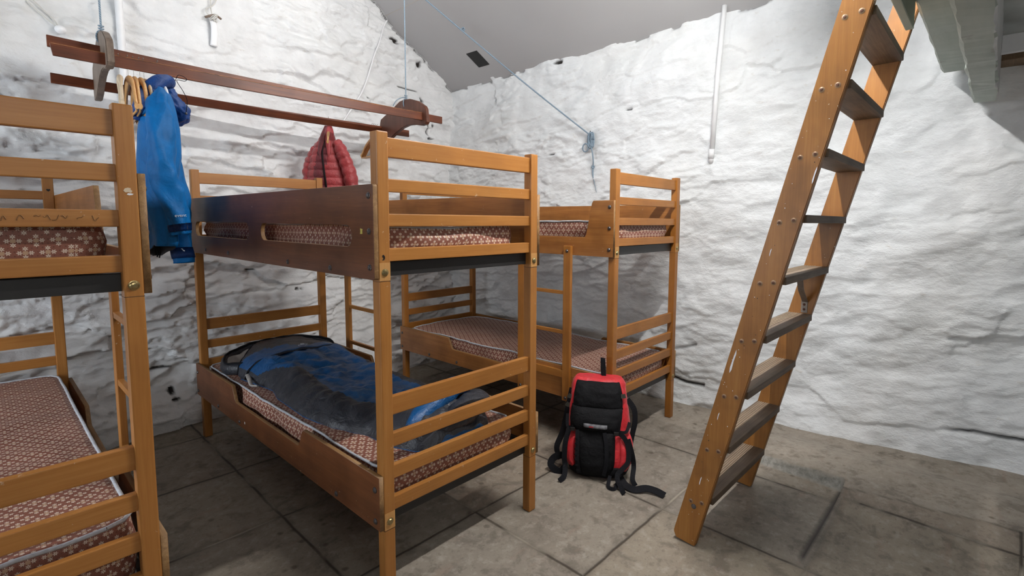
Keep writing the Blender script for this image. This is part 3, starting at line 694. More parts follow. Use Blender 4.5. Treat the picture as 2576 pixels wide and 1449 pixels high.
# sleeping bag ------------------------------------------------------
def sleeping_bag():
    t = empty('sleeping_bag', bedB.matrix_world @ Vector((0, 0, 0)) if False else Vector(BEDS['B'][0]) + Vector((-math.sin(BEDS['B'][1]), math.cos(BEDS['B'][1]), 0)) * .038, bedB.rotation_euler.z, 'blue and dark grey mummy sleeping bag spread on the lower bunk of the middle bed', 'sleeping bag')
    ZB = .446
    xl = [(.0, .24), (.05, .185), (.15, .15), (.3, .138), (.5, .075), (.7, .055), (1.0, .07), (1.14, .10), (1.25, .09), (1.36, .072), (1.46, .06)]
    xr = [(.0, .50), (.05, .555), (.15, .60), (.3, .64), (.6, .632), (.95, .645), (1.3, .648), (1.46, .66)]
    hh = [(.0, .03), (.05, .085), (.12, .115), (.25, .10), (.38, .062), (.6, .07), (.9, .075), (1.2, .09), (1.40, .115), (1.46, .10)]
    ny, nx = 120, 64; G = []
    for i in range(ny + 1):
        y = 1.46 * i / ny + .0; row = []
        a, b, h = interp(xl, y), interp(xr, y), interp(hh, y)
        for j in range(nx + 1):
            u = j / nx; x = a + (b - a) * u; e = (1 - abs(2 * u - 1) ** 3.2); e = max(e, 0) ** .55
            q = .55 + .45 * abs(math.sin(PI * (y * 6.2 + .35 * math.sin(5 * u + y * 4)))) ** .5
            wv = .022 * nz((x, y, 0), 7, 3) + .012 * nz((x, y, 0), 17, 4) + .006 * nz((x, y, 0), 42, 5)
            side = .02 * math.exp(-((u - .18) / .10) ** 2) + .02 * math.exp(-((u - .86) / .08) ** 2)
            z = ZB + e * (h * (.72 + .28 * q) + wv + side)
            row.append(Vector((x, y + .012 * nz((x, y, 3), 9, 1), z)))
        G.append(row)
    # foot end folded up: blue roll lying across
    bm = bmesh.new(); V = [[bm.verts.new(p) for p in r] for r in G]
    Bt = [[bm.verts.new((p.x, p.y, ZB - .004)) for p in (r[0], r[-1])] for r in G]
    for i in range(ny):
        for j in range(nx):
            f = bm.faces.new((V[i][j], V[i][j + 1], V[i + 1][j + 1], V[i + 1][j])); f.smooth = True
            u = (j + .5) / nx; y = G[i][j].y
            e1 = .27 + .03 * math.sin(y * 7); e2 = .84 + .03 * math.sin(y * 5 + 1)
            if y > 1.0: e1 = max(.03, e1 - (y - 1.0) * .75)
            f.material_index = 0 if e1 < u < e2 else 1
            if y < .17: f.material_index = 1
        bm.faces.new((V[i][0], V[i + 1][0], Bt[i + 1][0], Bt[i][0])); bm.faces.new((V[i + 1][-1], V[i][-1], Bt[i][1], Bt[i + 1][1]))
        bm.faces.new((Bt[i][0], Bt[i + 1][0], Bt[i + 1][1], Bt[i][1]))
    bm.faces.new([Bt[0][0], Bt[0][1]] + V[0][::-1]); bm.faces.new([Bt[-1][1], Bt[-1][0]] + V[-1])
    bmesh.ops.recalc_face_normals(bm, faces=bm.faces); obj('quilted_shell', bm, [BAGBLUE, BAGGREY], t)
    # folded foot: blue band climbing over a grey roll
    def roll(name, pts, r, mat, seg=18, amp=.012, s=5):
        bm = bmesh.new(); P = smooth_pts(pts, 8); tube(bm, P, r, seg)
        for v in bm.verts: v.co += Vector((nz(v.co, 14, s), nz(v.co, 14, s + 3), nz(v.co, 16, s + 6))) * amp
        return obj(name, bm, mat, t)
    roll('folded_foot', [(.27, .055, .495), (.38, .060, .512), (.48, .085, .525), (.57, .135, .520), (.615, .18, .50)], lambda a: (.062 * (1 - .5 * abs(2 * a - 1) ** 3), .050 * (1 - .5 * abs(2 * a - 1) ** 3)), BAGGREY, s=9)
    roll('folded_foot', [(.20, .10, .505), (.29, .13, .545), (.39, .165, .575), (.50, .205, .58), (.60, .25, .545)], lambda a: (.052 * (1 - .45 * abs(2 * a - 1) ** 3), .045 * (1 - .45 * abs(2 * a - 1) ** 3)), BAGBLUE, s=2)
    bm = bmesh.new(); ribbon(bm, [(.585, .10, .50), (.615, .07, .507), (.640, .055, .50)], .018, .003, nrm=(0, .4, 1)); obj('hanging_loop', bm, STRAP, t)
    # hood: grey outer rim with pale lining dished in it
    C = Vector((.355, 1.66, 0)); ra, rb = .325, .285
    def hoodring(g, dz, s=0):
        R = []
        for i in range(64):
            a = 2 * PI * i / 64; w = 1 + .05 * nz((math.cos(a), math.sin(a), 0), 2.2, 7)
            x = C.x + ra * g * w * math.cos(a); y = C.y + rb * g * w * math.sin(a) * (1.05 if math.sin(a) > 0 else .9)
            lift = .030 * max(0, math.cos(a - .9)) + .01 * max(0, -math.sin(a))
            R.append(Vector((x, y, ZB + dz * (1 + lift / .05) + .008 * nz((x, y, 0), 16, 2 + s))))
        return R
    bm = bmesh.new(); R = loft(bm, [hoodring(.97, -.003), hoodring(1.0, .016), hoodring(.99, .040), hoodring(.95, .052), hoodring(.91, .046), hoodring(.89, .032)], cap=(True, False))
    bmesh.ops.recalc_face_normals(bm, faces=bm.faces); obj('hood_rim', bm, BAGGREY, t)
    bm = bmesh.new(); rs = [hoodring(g, z_) for g, z_ in ((.895, .034), (.78, .040), (.7, .030), (.55, .022), (.4, .026), (.2, .02), (.02, .016))]
    loft(bm, rs, cap=(False, True))
    for v in bm.verts: v.co.z += .016 * nz(v.co, 13, 4)
    obj('pale_lining', bm, BAGLIN, t)
    bm = bmesh.new(); zr = [hoodring(.935, .055)[i] for i in range(64)]; zr.append(zr[0]); tube(bm, zr, .006, 6, cap=False); obj('zip', bm, STRAP, t)
    # top flap of the bag running over the hood (grey collar with black zip edge)
    bm = bmesh.new(); G2 = []
    for i in range(15):
        f = i / 14; r = []
        for j in range(41):
            u = j / 40; xa = .058 + .600 * u; y0 = 1.40; y1 = 1.42 + .50 * min(1, max(0, (xa - .03) / .30)) ** .8 - .10 * max(0, u - .75) / .25
            y = y0 + (y1 - y0) * f; e = max(0, 1 - abs(2 * u - 1) ** 3) ** .5
            z = ZB + .022 + e * (.098 - .03 * f) + .012 * nz((xa, y, 0), 10, 6) + .006 * nz((xa, y, 0), 26, 6)
            r.append(Vector((xa, y, z)))
        G2.append(r)
    V = [[bm.verts.new(p) for p in r] for r in G2]; V2 = [[bm.verts.new(p - Vector((0, 0, .012))) for p in r] for r in G2]
    for i in range(14):
        for j in range(40):
            f = bm.faces.new((V[i][j], V[i][j + 1], V[i + 1][j + 1], V[i + 1][j])); f.smooth = True
            u = (j + .5) / 40; y = G2[i][j].y; f.material_index = 0 if (y < 1.60 - .25 * abs(u - .3) and .03 < u < .84) else 1
            f2 = bm.faces.new((V2[i + 1][j], V2[i + 1][j + 1], V2[i][j + 1], V2[i][j])); f2.material_index = 1
    for j in range(40):
        for a_, b_ in ((V[0], V2[0]), (V2[-1], V[-1])): bm.faces.new((a_[j], b_[j], b_[j + 1], a_[j + 1])).material_index = 1
    for i in range(14):
        bm.faces.new((V[i][0], V[i + 1][0], V2[i + 1][0], V2[i][0])).material_index = 1; bm.faces.new((V[i + 1][-1], V[i][-1], V2[i][-1], V2[i + 1][-1])).material_index = 1
    bmesh.ops.recalc_face_normals(bm, faces=bm.faces); obj('collar_flap', bm, [BAGBLUE, BAGGREY], t)
    bm = bmesh.new(); tube(bm, [p + Vector((0, 0, -.004)) for p in G2[-1]], .006, 6); obj('zip', bm, STRAP, t)
    bm = bmesh.new()
    tube(bm, smooth_pts([(.075, 1.40, .478), (.060, 1.33, .466), (.048, 1.27, .458), (.060, 1.22, .458)], 5), (lambda a: (.012 - .006 * a, .005)), 8)
    for v in bm.verts: v.co += Vector((0, 0, .006 * nz(v.co, 30, 2)))
    obj('loose_lining', bm, BAGLIN, t)
    # stitched emblem: triangle with a D, and a line of lettering above it
    def onsurf(x, y):
        best = min((r for r in G + G2), key=lambda r: abs(r[32 if len(r) > 41 else 20].y - y)); p = min(best, key=lambda q: abs(q.x - x)); return p.z
    bm = bmesh.new(); c = (.40, 1.475); tri = [(-.020, .018), (.026, .006), (-.020, -.022)]
    P3 = [Vector((c[0] + px, c[1] + py, onsurf(c[0] + px, c[1] + py) + .010)) for px, py in [(.030, .0), (-.012, .030), (-.016, -.028), (.030, 0)]]
    tube(bm, P3, .0014, 5)
    P4 = [Vector((c[0] + px, c[1] + py, onsurf(c[0], c[1]) + .011)) for px, py in [(-.008, .010), (-.008, -.010), (.004, -.008), (.009, 0), (.004, .008), (-.008, .010)]]
    tube(bm, P4, .0012, 5); obj('stitched_emblem', bm, PRINT, t)
    return t
sleeping_bag()

# ------------------------------------------------------------------ ladder
def ladder():
    t = empty('wooden_ladder', km(1.85, .86, 0), A, 'tall orange-brown wooden ladder with flat treads leaning up to the beams', 'ladder')
    S = -.2525; KN, KF, TH = 0.0, .627, .030                      # lean in m per metre of height; local x along treads, y = m
    def stringer(x0, x1, zt):
        bm = bmesh.new(); n = 24; hw = .048; prof = []
        pts = [(-.005, 0.0), (0.004, 0)]
        y0a, y0b = .052, -.040
        poly = [(y0b, .0), (y0a - .012, .006), (y0a, .030), (y0a + S * zt, zt), (y0b + S * zt, zt)]
        bm.faces.new([bm.verts.new((x0, y, z)) for y, z in poly]); bm.faces.new([bm.verts.new((x1, y, z)) for y, z in poly][::-1])
        bm.verts.ensure_lookup_table(); k = len(poly)
        for i in range(k): bm.faces.new((bm.verts[i], bm.verts[(i + 1) % k], bm.verts[k + (i + 1) % k], bm.verts[k + i]))
        bmesh.ops.recalc_face_normals(bm, faces=bm.faces)
        bmesh.ops.bevel(bm, geom=list(bm.edges), offset=.003, segments=2, affect='EDGES')
        bmesh.ops.rotate(bm, verts=bm.verts, cent=(0, 0, 0), matrix=Matrix.Rotation(0, 3, 'X')); return bm
    obj('stringer', stringer(0, TH, 2.055), LADW, t)
    obj('stringer', stringer(KF - .002, KF + TH - .002, 2.195), LADW, t)
    zs = [.213, .444, .673, .895, 1.113, 1.330, 1.546, 1.757, 1.968]
    for i, z in enumerate(zs):
        yc = S * (z - .015) + .004; tr = empty('tmp'); bpy.data.objects.remove(tr)
        bm = bmesh.new(); box(bm, TH - .001, KF - .001, yc - .052, yc + .052, z - .028, z, .002)
        o = obj('tread', bm, TREADF, t)
        bm = bmesh.new()
        for g in range(5): box(bm, TH + .004, KF - .004, yc + .000 + g * .0095, yc + .0022 + g * .0095, z - .0004, z + .0014)
        obj('tread_rib', bm, plain('rib_pale_%d' % i, (.36, .27, .18), .6) if i == 0 else bpy.data.materials['rib_pale_0'], o)
        for (sy, dz) in ((.022, -.016), (-.023, -.005)):
            bm = bmesh.new(); yy = S * (z - .02) + .007 + sy * 1.0
            for r0, r1, x_ in ((.0095, .0068, -.0012), ):
                dome(bm, (-.0002, yy, z - .021 + dz * .3 + (.004 if sy < 0 else 0)), .0092, .0025, 'x-', 14)
            sc = obj('screw', bm, RING, t)
            bm = bmesh.new(); dome(bm, (-.0012, yy, z - .021 + dz * .3 + (.004 if sy < 0 else 0)), .0062, .0025, 'x-', 12); obj('screw_head', bm, SCREW, sc)
    # angled flat-iron brace under the fifth tread
    bm = bmesh.new(); z5 = 1.113 - .028; y5 = S * z5
    ribbon(bm, [(.395, y5 + .012, z5 - .002), (.430, y5 + .012, z5 - .004), (.50, y5 + .022, z5 - .07), (KF - .006, y5 + .034, z5 - .135)], .024, .003, nrm=(1, 0, .6), n=1)
    box(bm, KF - .006, KF - .003, y5 + .024, y5 + .050, z5 - .185, z5 - .128)
    obj('iron_brace', bm, plain('dull_iron', (.20, .17, .145), .55, .5, nsc=90), t)
    bm = bmesh.new(); dome(bm, (KF - .006, y5 + .037, z5 - .148), .006, .002, 'x-'); dome(bm, (KF - .006, y5 + .037, z5 - .170), .006, .002, 'x-'); obj('screw', bm, SCREW, t)
    bm = bmesh.new(); dome(bm, (-.0002, S * .175 + .012, .168), .0105, .003, 'x-', 14); obj('coach_bolt', bm, BOLT, t)
    for z, y, s in ((.62 + .17, .040, 1.0), (.565, .03, .35), (.285, .02, .4), (1.46, -.03, .6), (1.20, .03, .3)):
        flat_poly('paint_drip', [(0, .045 * s), (.004 * s, .03 * s), (.003 * s, 0), (.005 * s, -.035 * s), (.001, -.05 * s), (-.003 * s, -.03 * s), (-.002, .02 * s)], Matrix.Translation((-.0003, S * z + y - .004, z)) @ Matrix.Rotation(.25, 4, 'X') @ MX_face(0, 0, 0, 'x-'), CHIP, t, .0005)
    random.seed(5); bm = bmesh.new()
    for i in range(45):
        z = random.uniform(.12, 2.1); y = S * z + random.uniform(-.036, .046); r = random.uniform(.0005, .0012)
        box(bm, -.0006, .0002, y - r, y + r, z - r * random.uniform(.7, 2.2), z + r)
    obj('paint_flecks', bm, CHIP, t); bm = bmesh.new()
    for i in range(16):
        z = random.uniform(.15, 2.0); y = S * z + random.uniform(-.036, .046); r = random.uniform(.0008, .0022)
        box(bm, -.0005, .0002, y - r * .6, y + r * .6, z - r, z + r)
    obj('dark_scuffs', bm, INK, t)
    return t
ladder()

# ------------------------------------------------------------------ loft beams
def beam(name, k0, k1, m0, m1, z0, z1, mats, label, cat, bev=.006, rough=.004):
    t = Vector(km(k0, (m0 + m1) / 2, z0)); bm = bmesh.new(); n = 60; rings = []
    for i in range(n + 1):
        x = (k1 - k0) * i / n; w = m1 - m0; h = z1 - z0
        def j(a, b, s): return rough * nz((x, a * 3, b * 3), 9, s)
        rings.append([(x, -w / 2 + bev + j(0, 0, 1), j(0, 1, 2)), (x, -w / 2 + j(1, 0, 3), bev), (x, -w / 2, h), (x, w / 2, h), (x, w / 2 + j(2, 0, 5), bev * 1.5 + j(3, 1, 4)), (x, w / 2 - bev * 1.5 + j(1, 3, 7), j(3, 3, 8))])
    R = loft(bm, rings); bmesh.ops.recalc_face_normals(bm, faces=bm.faces)
    for f in bm.faces:
        f.smooth = False
        if len(mats) > 1 and f.normal.y < -.6: f.material_index = 1
    o = obj(name, bm, mats); o.location = t; o.rotation_euler = (0, 0, A); return tag(o, label, cat)
beam('timber_beam', .2, 3.42, .135, .272, 2.085, 2.25, [GREENB], 'grey-green painted timber beam nearest the ladder top, overhead at upper right', 'beam')
beam('timber_beam', .2, 3.50, .046, .143, 1.928, 2.25, [GREENB, BEAMW], 'lower, wider rough-edged painted beam overhead at the upper right', 'beam', .006, .008)
beam('trimmer_board', .2, 2.30, .2725, .298, 2.00, 2.25, [GREENB], 'short grey-green painted board behind the top of the ladder', 'board', .002, .001)
bm = bmesh.new(); box(bm, -.6, 3.75, -2.6, .27, 2.205, 2.29); o = obj('trim_2', bm, plain('loft_boards', (.52, .54, .52), .6, nsc=5)); o.rotation_euler = (0, 0, A); tag(o, kind='structure')
bm = bmesh.new(); box(bm, 3.45, 3.72, -1.6, .05, 2.108, 2.204, .004); o = obj('trim_3', bm, PLATE); o.rotation_euler = (0, 0, A); tag(o, kind='structure')
bm = bmesh.new(); box(bm, 3.17, 3.20, -.037, .045, 2.075, 2.155, .003); o = obj('junction_box', bm, WHITEP); o.rotation_euler = (0, 0, A)
tag(o, 'small white box fixed to the side of the lower overhead beam', 'box')

# ------------------------------------------------------------------ wall pipes, cords, ropes
def wallpt(side, s, z, off=.03):
    D = DR if side == 'R' else DL; N = Vector((D.y, -D.x, 0)); N = N if N.dot(-KC) > 0 else -N
    return KC + D * s + N * off + Vector((0, 0, z))
def wall_h(side, s, z):
    f = relief_right if side == 'R' else relief_left
    return float(f(np.array([[s]]), np.array([[z]]))[0][0, 0])
def wp(side, s, z, off=.01): return wallpt(side, s, z, wall_h(side, s, z) + off)
def tubeobj(name, pts, r, mat, label, cat, sm=6, seg=10, uv=False, parent=None):
    bm = bmesh.new(); tube(bm, smooth_pts(pts, sm), r, seg, uv=uv); o = obj(name, bm, mat, parent)
    return tag(o, label, cat)
mo = max(wall_h('R', s, z) for s, z in ((2.585, 2.7), (2.56, 2.3), (2.54, 1.9), (2.538, 1.74)))
p = empty('white_pipe', wallpt('R', 2.538, 1.725, mo + .02), 0, 'thin white pipe running down the right wall from the ceiling edge', 'pipe')
def rel(o, pts): return [Vector(q) - o.location for q in pts]
bm = bmesh.new(); tube(bm, rel(p, [wallpt('R', 2.592, 2.735, mo + .02), wallpt('R', 2.565, 2.3, mo + .02), wallpt('R', 2.545, 1.80, mo + .02)]), .0165, 12); obj('pipe_run', bm, WHITEP, p)
bm = bmesh.new(); tube(bm, rel(p, [wallpt('R', 2.545, 1.80, mo + .02), wallpt('R', 2.540, 1.74, mo + .02)]), .0195, 12)
tube(bm, smooth_pts(rel(p, [wallpt('R', 2.541, 1.76, mo + .02), wallpt('R', 2.538, 1.728, mo + .012), wallpt('R', 2.534, 1.715, mo - .02)]), 4), .0165, 10); obj('pipe_end', bm, WHITEP, p)
mo = max(wall_h('L', 2.545, z) for z in (2.6, 2.3, 2.0, 1.8, 1.6))
tubeobj('white_pipe', [wallpt('L', 2.555, 2.98, mo + .03), wallpt('L', 2.548, 2.4, mo + .03), wallpt('L', 2.542, 1.55, mo + .03)], .019, WHITEP, 'white pipe running down the left wall behind the clothes rack', 'pipe', 2, 12)
# toggle on its cord
cl = empty('wall_cleat', wp('L', 2.065, 2.50, .03), 0, 'white-painted wooden cleat hanging on cords high on the left wall', 'cleat')
bm = bmesh.new(); P = rel(cl, [wp('L', 2.065, 2.585, .02), wp('L', 2.064, 2.54, .035), wp('L', 2.066, 2.47, .03), wp('L', 2.070, 2.41, .015)]); tube(bm, smooth_pts(P, 4), lambda a: (.022, .012), 12); obj('cleat_body', bm, WHITEP, cl)
bm = bmesh.new(); tube(bm, smooth_pts(rel(cl, [wp('L', 2.02, 2.595, .035), wp('L', 2.065, 2.60, .055), wp('L', 2.115, 2.575, .035)]), 4), .007, 8); obj('cross_bar', bm, GREYW, cl)
bm = bmesh.new()
for ds in (-.012, .006): tube(bm, smooth_pts(rel(cl, [wp('L', 2.05 + ds, 3.0, .02), wp('L', 2.055 + ds * 2, 2.72, .02), wp('L', 2.085 - ds * 2, 2.62, .04), wp('L', 2.06 + ds, 2.56, .045)]), 5), .0035, 6)
c0 = Vector(wp('L', 2.07, 2.59, .05)) - cl.location
for q in range(3): tube(bm, [c0 + Vector((.022 * math.cos(a), .014 * math.sin(a), .02 * math.sin(a + q) - .006 * q)) for a in [i * PI / 8 for i in range(17)]], .0032, 6)
obj('cord', bm, CORD, cl)
tubeobj('cable', [wp('L', .70, 3.0, .012), wp('L', .74, 2.93, .012), wp('L', .81, 2.775, .015), wp('L', .856, 2.668, .012), wp('L', .93, 2.47, .012), wp('L', 1.02, 2.31, .012), wp('L', 1.15, 2.10, .012), wp('L', 1.24, 1.95, .012), wp('L', 1.26, 1.85, .012)], .0065, WHITEP, 'white-painted cable running diagonally down the left wall near the corner', 'cable', 5, 8)
kb = wp('L', 2.805, 2.30, .02)
pc = empty('pull_cord', kb, 0, 'pair of white cords slanting down the left wall to a round white knob', 'pull cord')
bm = bmesh.new(); bmesh.ops.create_uvsphere(bm, u_segments=16, v_segments=10, radius=.024)
for v in bm.verts: v.co.z *= .9
obj('knob', bm, WHITEP, pc, True)
bm = bmesh.new()
for d in (0, .035): tube(bm, smooth_pts(rel(pc, [wp('L', 3.0 - d, 2.50, .012), wp('L', 2.90 - d, 2.40, .014), wp('L', 2.85 - d * .8, 2.345, .016), wp('L', 2.812, 2.305, .03)]), 5), .0032, 6)
obj('cord', bm, CORD, pc)

# blue rope: from the wall hook up to the ceiling
hk = wp('R', 1.574, 1.972, .03)
hook = empty('wall_hook', hk, 0, 'small iron hook in the right wall that holds the blue rope', 'hook')
bm = bmesh.new(); tube(bm, smooth_pts([(-.0, .05, -.03), (0, 0, -.025), (-.006, -.015, .0), (.0, -.018, .045)], 5), .004, 8); obj('hook_wire', bm, plain('iron', (.05, .035, .02), .6, .6), hook)
rp = empty('blue_rope', hk, 0, 'blue rope stretched from the right wall hook up across the ceiling', 'rope')
top = Vector((-1.30, 3.95, 0)); top.z = ceil_z(top.x, top.y) - .01
path = [Vector((0, -.02, .01)), (Vector((-.85, 4.183, 3.03)) - hk) * .5 + Vector((0, 0, -.015)), top - hk]
bm = bmesh.new(); tube(bm, smooth_pts(path, 30), .0058, 8, uv=True); obj('taut_line', bm, BLUEROPE, rp)
bm = bmesh.new(); kn = (Vector((-.85, 4.183, 3.03)) - hk) * .8
for q in range(3): tube(bm, [kn + Vector((.010 * math.cos(a), .006 * q - .006, .011 * math.sin(a))) for a in [i * PI / 6 for i in range(13)]], .005, 6, uv=True)
obj('knot', bm, BLUEROPE, rp)
bm = bmesh.new(); AX = Vector((DR.x, DR.y, 0))
for q, (o1, w_, h_) in enumerate(((-.012, .012, .058), (0, .014, .065), (.014, .012, .062), (.022, .010, .055), (-.004, .016, .060))):
    tube(bm, [AX * (o1 + w_ * math.cos(a)) + Vector((0, -.018 - .004 * q, -.03 + h_ * math.sin(a))) for a in [i * PI / 9 for i in range(19)]], .0055, 8, uv=True)
tube(bm, [AX * (-.045 + .025 * math.cos(a)) + Vector((0, -.03, -.085 + .032 * math.sin(a))) for a in [i * PI / 9 for i in range(19)]], .0055, 8, uv=True)
obj('coil', bm, BLUEROPE, rp)
tl = [Vector((0, -.03, -.03)) - AX * .02, AX * .012 + Vector((0, -.03, -.10)), AX * .03 + Vector((0, -.02, -.19))] + [Vector(wp('R', 1.574 + ds, 1.972 - dz, .012)) - hk for ds, dz in ((.028, .24), (.034, .30), (.045, .36), (.075, .44))]
bm = bmesh.new(); tube(bm, smooth_pts(tl, 6), lambda a: .0055 if a < .5 else .0075 - .006 * (a - .5) * 2, 8, uv=True)
tube(bm, [tl[3] + Vector((.009 * math.cos(a), -.004, .004 + .010 * math.sin(a))) for a in [i * PI / 6 for i in range(13)]], .006, 6, uv=True)
obj('loose_tail', bm, BLUEROPE, rp)

# ------------------------------------------------------------------ hanging clothes rack
AR = .79; RK, RM = Vector((math.cos(AR), math.sin(AR), 0)), Vector((-math.sin(AR), math.cos(AR), 0))
rack = empty('clothes_rack', (0, 0, 0), AR, 'long dark mahogany clothes rack hanging on ropes in front of the left wall', 'clothes rack')
rack.location = RK * .3 + RM * 3.2 + Vector((0, 0, 2.0))
def RL(k, m, z): return Vector((k - .3, m - 3.2, z - 2.0))
def rail(k0, k1, m, z0, z1, h=.050, th=.016, cut=0.0):
    a, b = RL(k0, m, z0), RL(k1, m, z1); bm = bmesh.new(); rings = []
    for i in range(21):
        p = a.lerp(b, i / 20); sk = cut * (i == 0); bow = .006 * math.sin(PI * i / 20)
        rings.append([(p.x, p.y - th / 2, p.z - bow - h / 2), (p.x - sk, p.y - th / 2, p.z - bow + h / 2), (p.x - sk, p.y + th / 2, p.z - bow + h / 2), (p.x, p.y + th / 2, p.z - bow - h / 2)])
    loft(bm, rings); bmesh.ops.recalc_face_normals(bm, faces=bm.faces)
    bmesh.ops.bevel(bm, geom=[e for e in bm.edges if e.calc_face_angle(0) > .8], offset=.0015, segments=1, affect='EDGES'); 
    for f in bm.faces: f.smooth = False
    return obj('rail', bm, MAHO, rack)
rail(.110, 2.212, 3.190, 2.088, 2.040)
front_rail = rail(.120, 1.960, 3.020, 2.0145, 2.004, cut=.008)
bm = bmesh.new(); tube(bm, [RL(.116 + (1.956 - .116) * i / 20, 3.0122, 2.0145 + (2.004 - 2.0145) * i / 20 - .006 * math.sin(PI * i / 20) + .0246) for i in range(21)], .0014, 5); obj('worn_edge', bm, WORN, front_rail)
rail(.127, 2.167, 3.576, 2.003, 1.9815)
BR = [(3.593, 2.035), (3.582, 2.058), (3.52, 2.078), (3.44, 2.095), (3.37, 2.126), (3.31, 2.148), (3.25, 2.152), (3.17, 2.145), (3.08, 2.118), (2.99, 2.070), (2.975, 2.05), (2.960, 1.962), (2.975, 1.948), (3.03, 1.945), (3.12, 1.963), (3.20, 1.968), (3.28, 1.958), (3.36, 1.935), (3.45, 1.902), (3.53, 1.885), (3.585, 1.89), (3.60, 1.93), (3.603, 1.99)]
def bracket(k, dz, mat, dm=0.0):
    bm = bmesh.new(); P = [RL(k, m + dm, z + dz) for m, z in BR]
    a = [bm.verts.new(p - Vector((.014, 0, 0))) for p in P]; b = [bm.verts.new(p + Vector((.014, 0, 0))) for p in P]
    bm.faces.new(a); bm.faces.new(b[::-1])
    for i in range(len(P)): bm.faces.new((a[i], b[i], b[(i + 1) % len(P)], a[(i + 1) % len(P)]))
    bmesh.ops.recalc_face_normals(bm, faces=bm.faces); bmesh.ops.bevel(bm, geom=[e for e in bm.edges if len(e.link_faces) == 2 and abs(e.link_faces[0].normal.x - e.link_faces[1].normal.x) > .5], offset=.003, segments=2, affect='EDGES')
    return obj('end_bracket', bm, mat, rack)
bracket(.305, .030, GREYW); bracket(1.945, .0, MAHOB)
for k, zt, z1 in ((.305, 2.185, 3.4), (1.945, 2.150, 3.5)):
    P = RK * k + RM * 3.24; topz = ceil_z(P.x, P.y) - .005
    r = empty('hanging_rope', P + Vector((0, 0, zt)), AR, ('blue rope tied to the left end of the clothes rack' if k < 1 else 'thin blue rope tied to the right end of the clothes rack'), 'rope')
    bm = bmesh.new(); tube(bm, [(0, 0, -.03 + (topz - zt + .03) * i / 30) for i in range(31)], .004, 8, uv=True); obj('cord', bm, BLUEROPE, r)
    bm = bmesh.new()
    for q in range(3): tube(bm, [Vector((.0085 * math.cos(a), .0085 * math.sin(a), .006 + .012 * q + .003 * math.sin(a))) for a in [i * PI / 6 for i in range(13)]], .004, 6, uv=True)
    tube(bm, [Vector((.019 * math.cos(a), .004, -.022 + .032 * math.sin(a))) for a in [i * PI / 8 for i in range(17)]], .004, 6, uv=True)
    if k > 1: tube(bm, smooth_pts([(0, 0, .02), (-.03, .01, .012), (-.065, .02, -.012), (-.085, .03, -.05)], 4), .0035, 6, uv=True)
    obj('knot', bm, BLUEROPE, r)

# hangers -----------------------------------------------------------
def hanger_shape(mat, wide=.205, drop=.125, bar=True, yaw=0.0, thick=(.012, .016)):
    """root at the top of the hook; arms along local y"""
    root = bpy.data.objects.new('coat_hanger', None)
    parts = []
    bm = bmesh.new()
    P = [(0, 0, -.105), (0, 0, -.045)] + [(0, .016 * math.cos(a) - .0, -.016 + .018 * math.sin(a)) for a in [(-1.2 + .42 * i) for i in range(9)]]
    tube(bm, smooth_pts(P, 3), .0016, 6); parts.append(('hook', bm, ZINC))
    bm = bmesh.new()
    for sg in (-1, 1):
        pts = [(0, 0, -.108), (0, sg * .03, -.112), (0, sg * .075, -.130), (0, sg * .13, -.160), (0, sg * wide * .9, -.108 - drop), (0, sg * wide, -.116 - drop)]
        tube(bm, smooth_pts(pts, 4), lambda a: (thick[0] * (.55 + .45 * math.sin(PI * min(1, a * 1.3 + .25)) if a < .9 else .62), thick[1] * (1 - .25 * a)), 10)
    parts.append(('shoulder', bm, mat))
    if bar:
        bm = bmesh.new(); tube(bm, [(0, -wide * .93, -.112 - drop), (0, -wide * .93, -.135 - drop), (0, wide * .93, -.135 - drop), (0, wide * .93, -.112 - drop)], .0048, 8); parts.append(('trouser_bar', bm, mat))
    return root, parts
def place_hanger(k, m, z, yaw, mat, label, group=None, proto=None, **kw):
    if proto is None:
        root, parts = hanger_shape(mat, **kw); COL.objects.link(root)
        for n_, bm, mt in parts: obj(n_, bm, mt, root)
    else:
        root = proto.copy(); COL.objects.link(root)
        for c in proto.children:
            d = c.copy(); COL.objects.link(d); d.parent = root
    root.location = RK * k + RM * m + Vector((0, 0, z)); root.rotation_euler = (0, 0, AR + yaw); root.empty_display_size = .05
    return tag(root, label, 'coat hanger', group)
gl = 'coat hangers at the left end of the rack'
ZT = 2.0145 + .025 + .006
h1 = place_hanger(.338, 3.02, ZT, -.09, HANGP, 'leftmost pale bare wooden hanger on the front rail of the rack', gl, drop=.135)
h2 = place_hanger(.370, 3.02, ZT, -.01, HANG, 'first orange varnished wooden hanger, beside the leftmost pale one', gl, drop=.14, thick=(.014, .019))
h3 = place_hanger(.390, 3.02, ZT, -.05, HANG, 'orange wooden hanger squeezed between two others like it', gl, proto=h2)
h4 = place_hanger(.412, 3.02, ZT, -.02, HANG, 'third orange varnished wooden hanger, next to the pale one nearest the blue jacket', gl, proto=h2)
h5 = place_hanger(.428, 3.02, ZT, .01, HANGP, 'pale bare wooden hanger nearest the blue jacket', gl, proto=h1)
gr = 'bare hangers at the right end of the rack'
ZC = 1.985 + .025 + .006; hp = None
for i, k in enumerate((1.860, 1.873, 1.887, 1.902)):
    hp_ = place_hanger(k, 3.576, ZC, .02 * (i - 1), HANG, 'flat pale wooden hanger in the bunched set at the right end of the rack', gr, proto=hp, drop=.10, thick=(.006, .013)); hp = hp or hp_
place_hanger(.482, 3.02, ZT, .05, WHITEP, 'grey-white hanger holding the blue jacket', None, drop=.075, bar=False, wide=.15)
place_hanger(1.530, 3.576, ZC, -.45, HANG, 'wooden hanger holding the red puffer jacket on the back rail', None, drop=.08, bar=False, wide=.19)

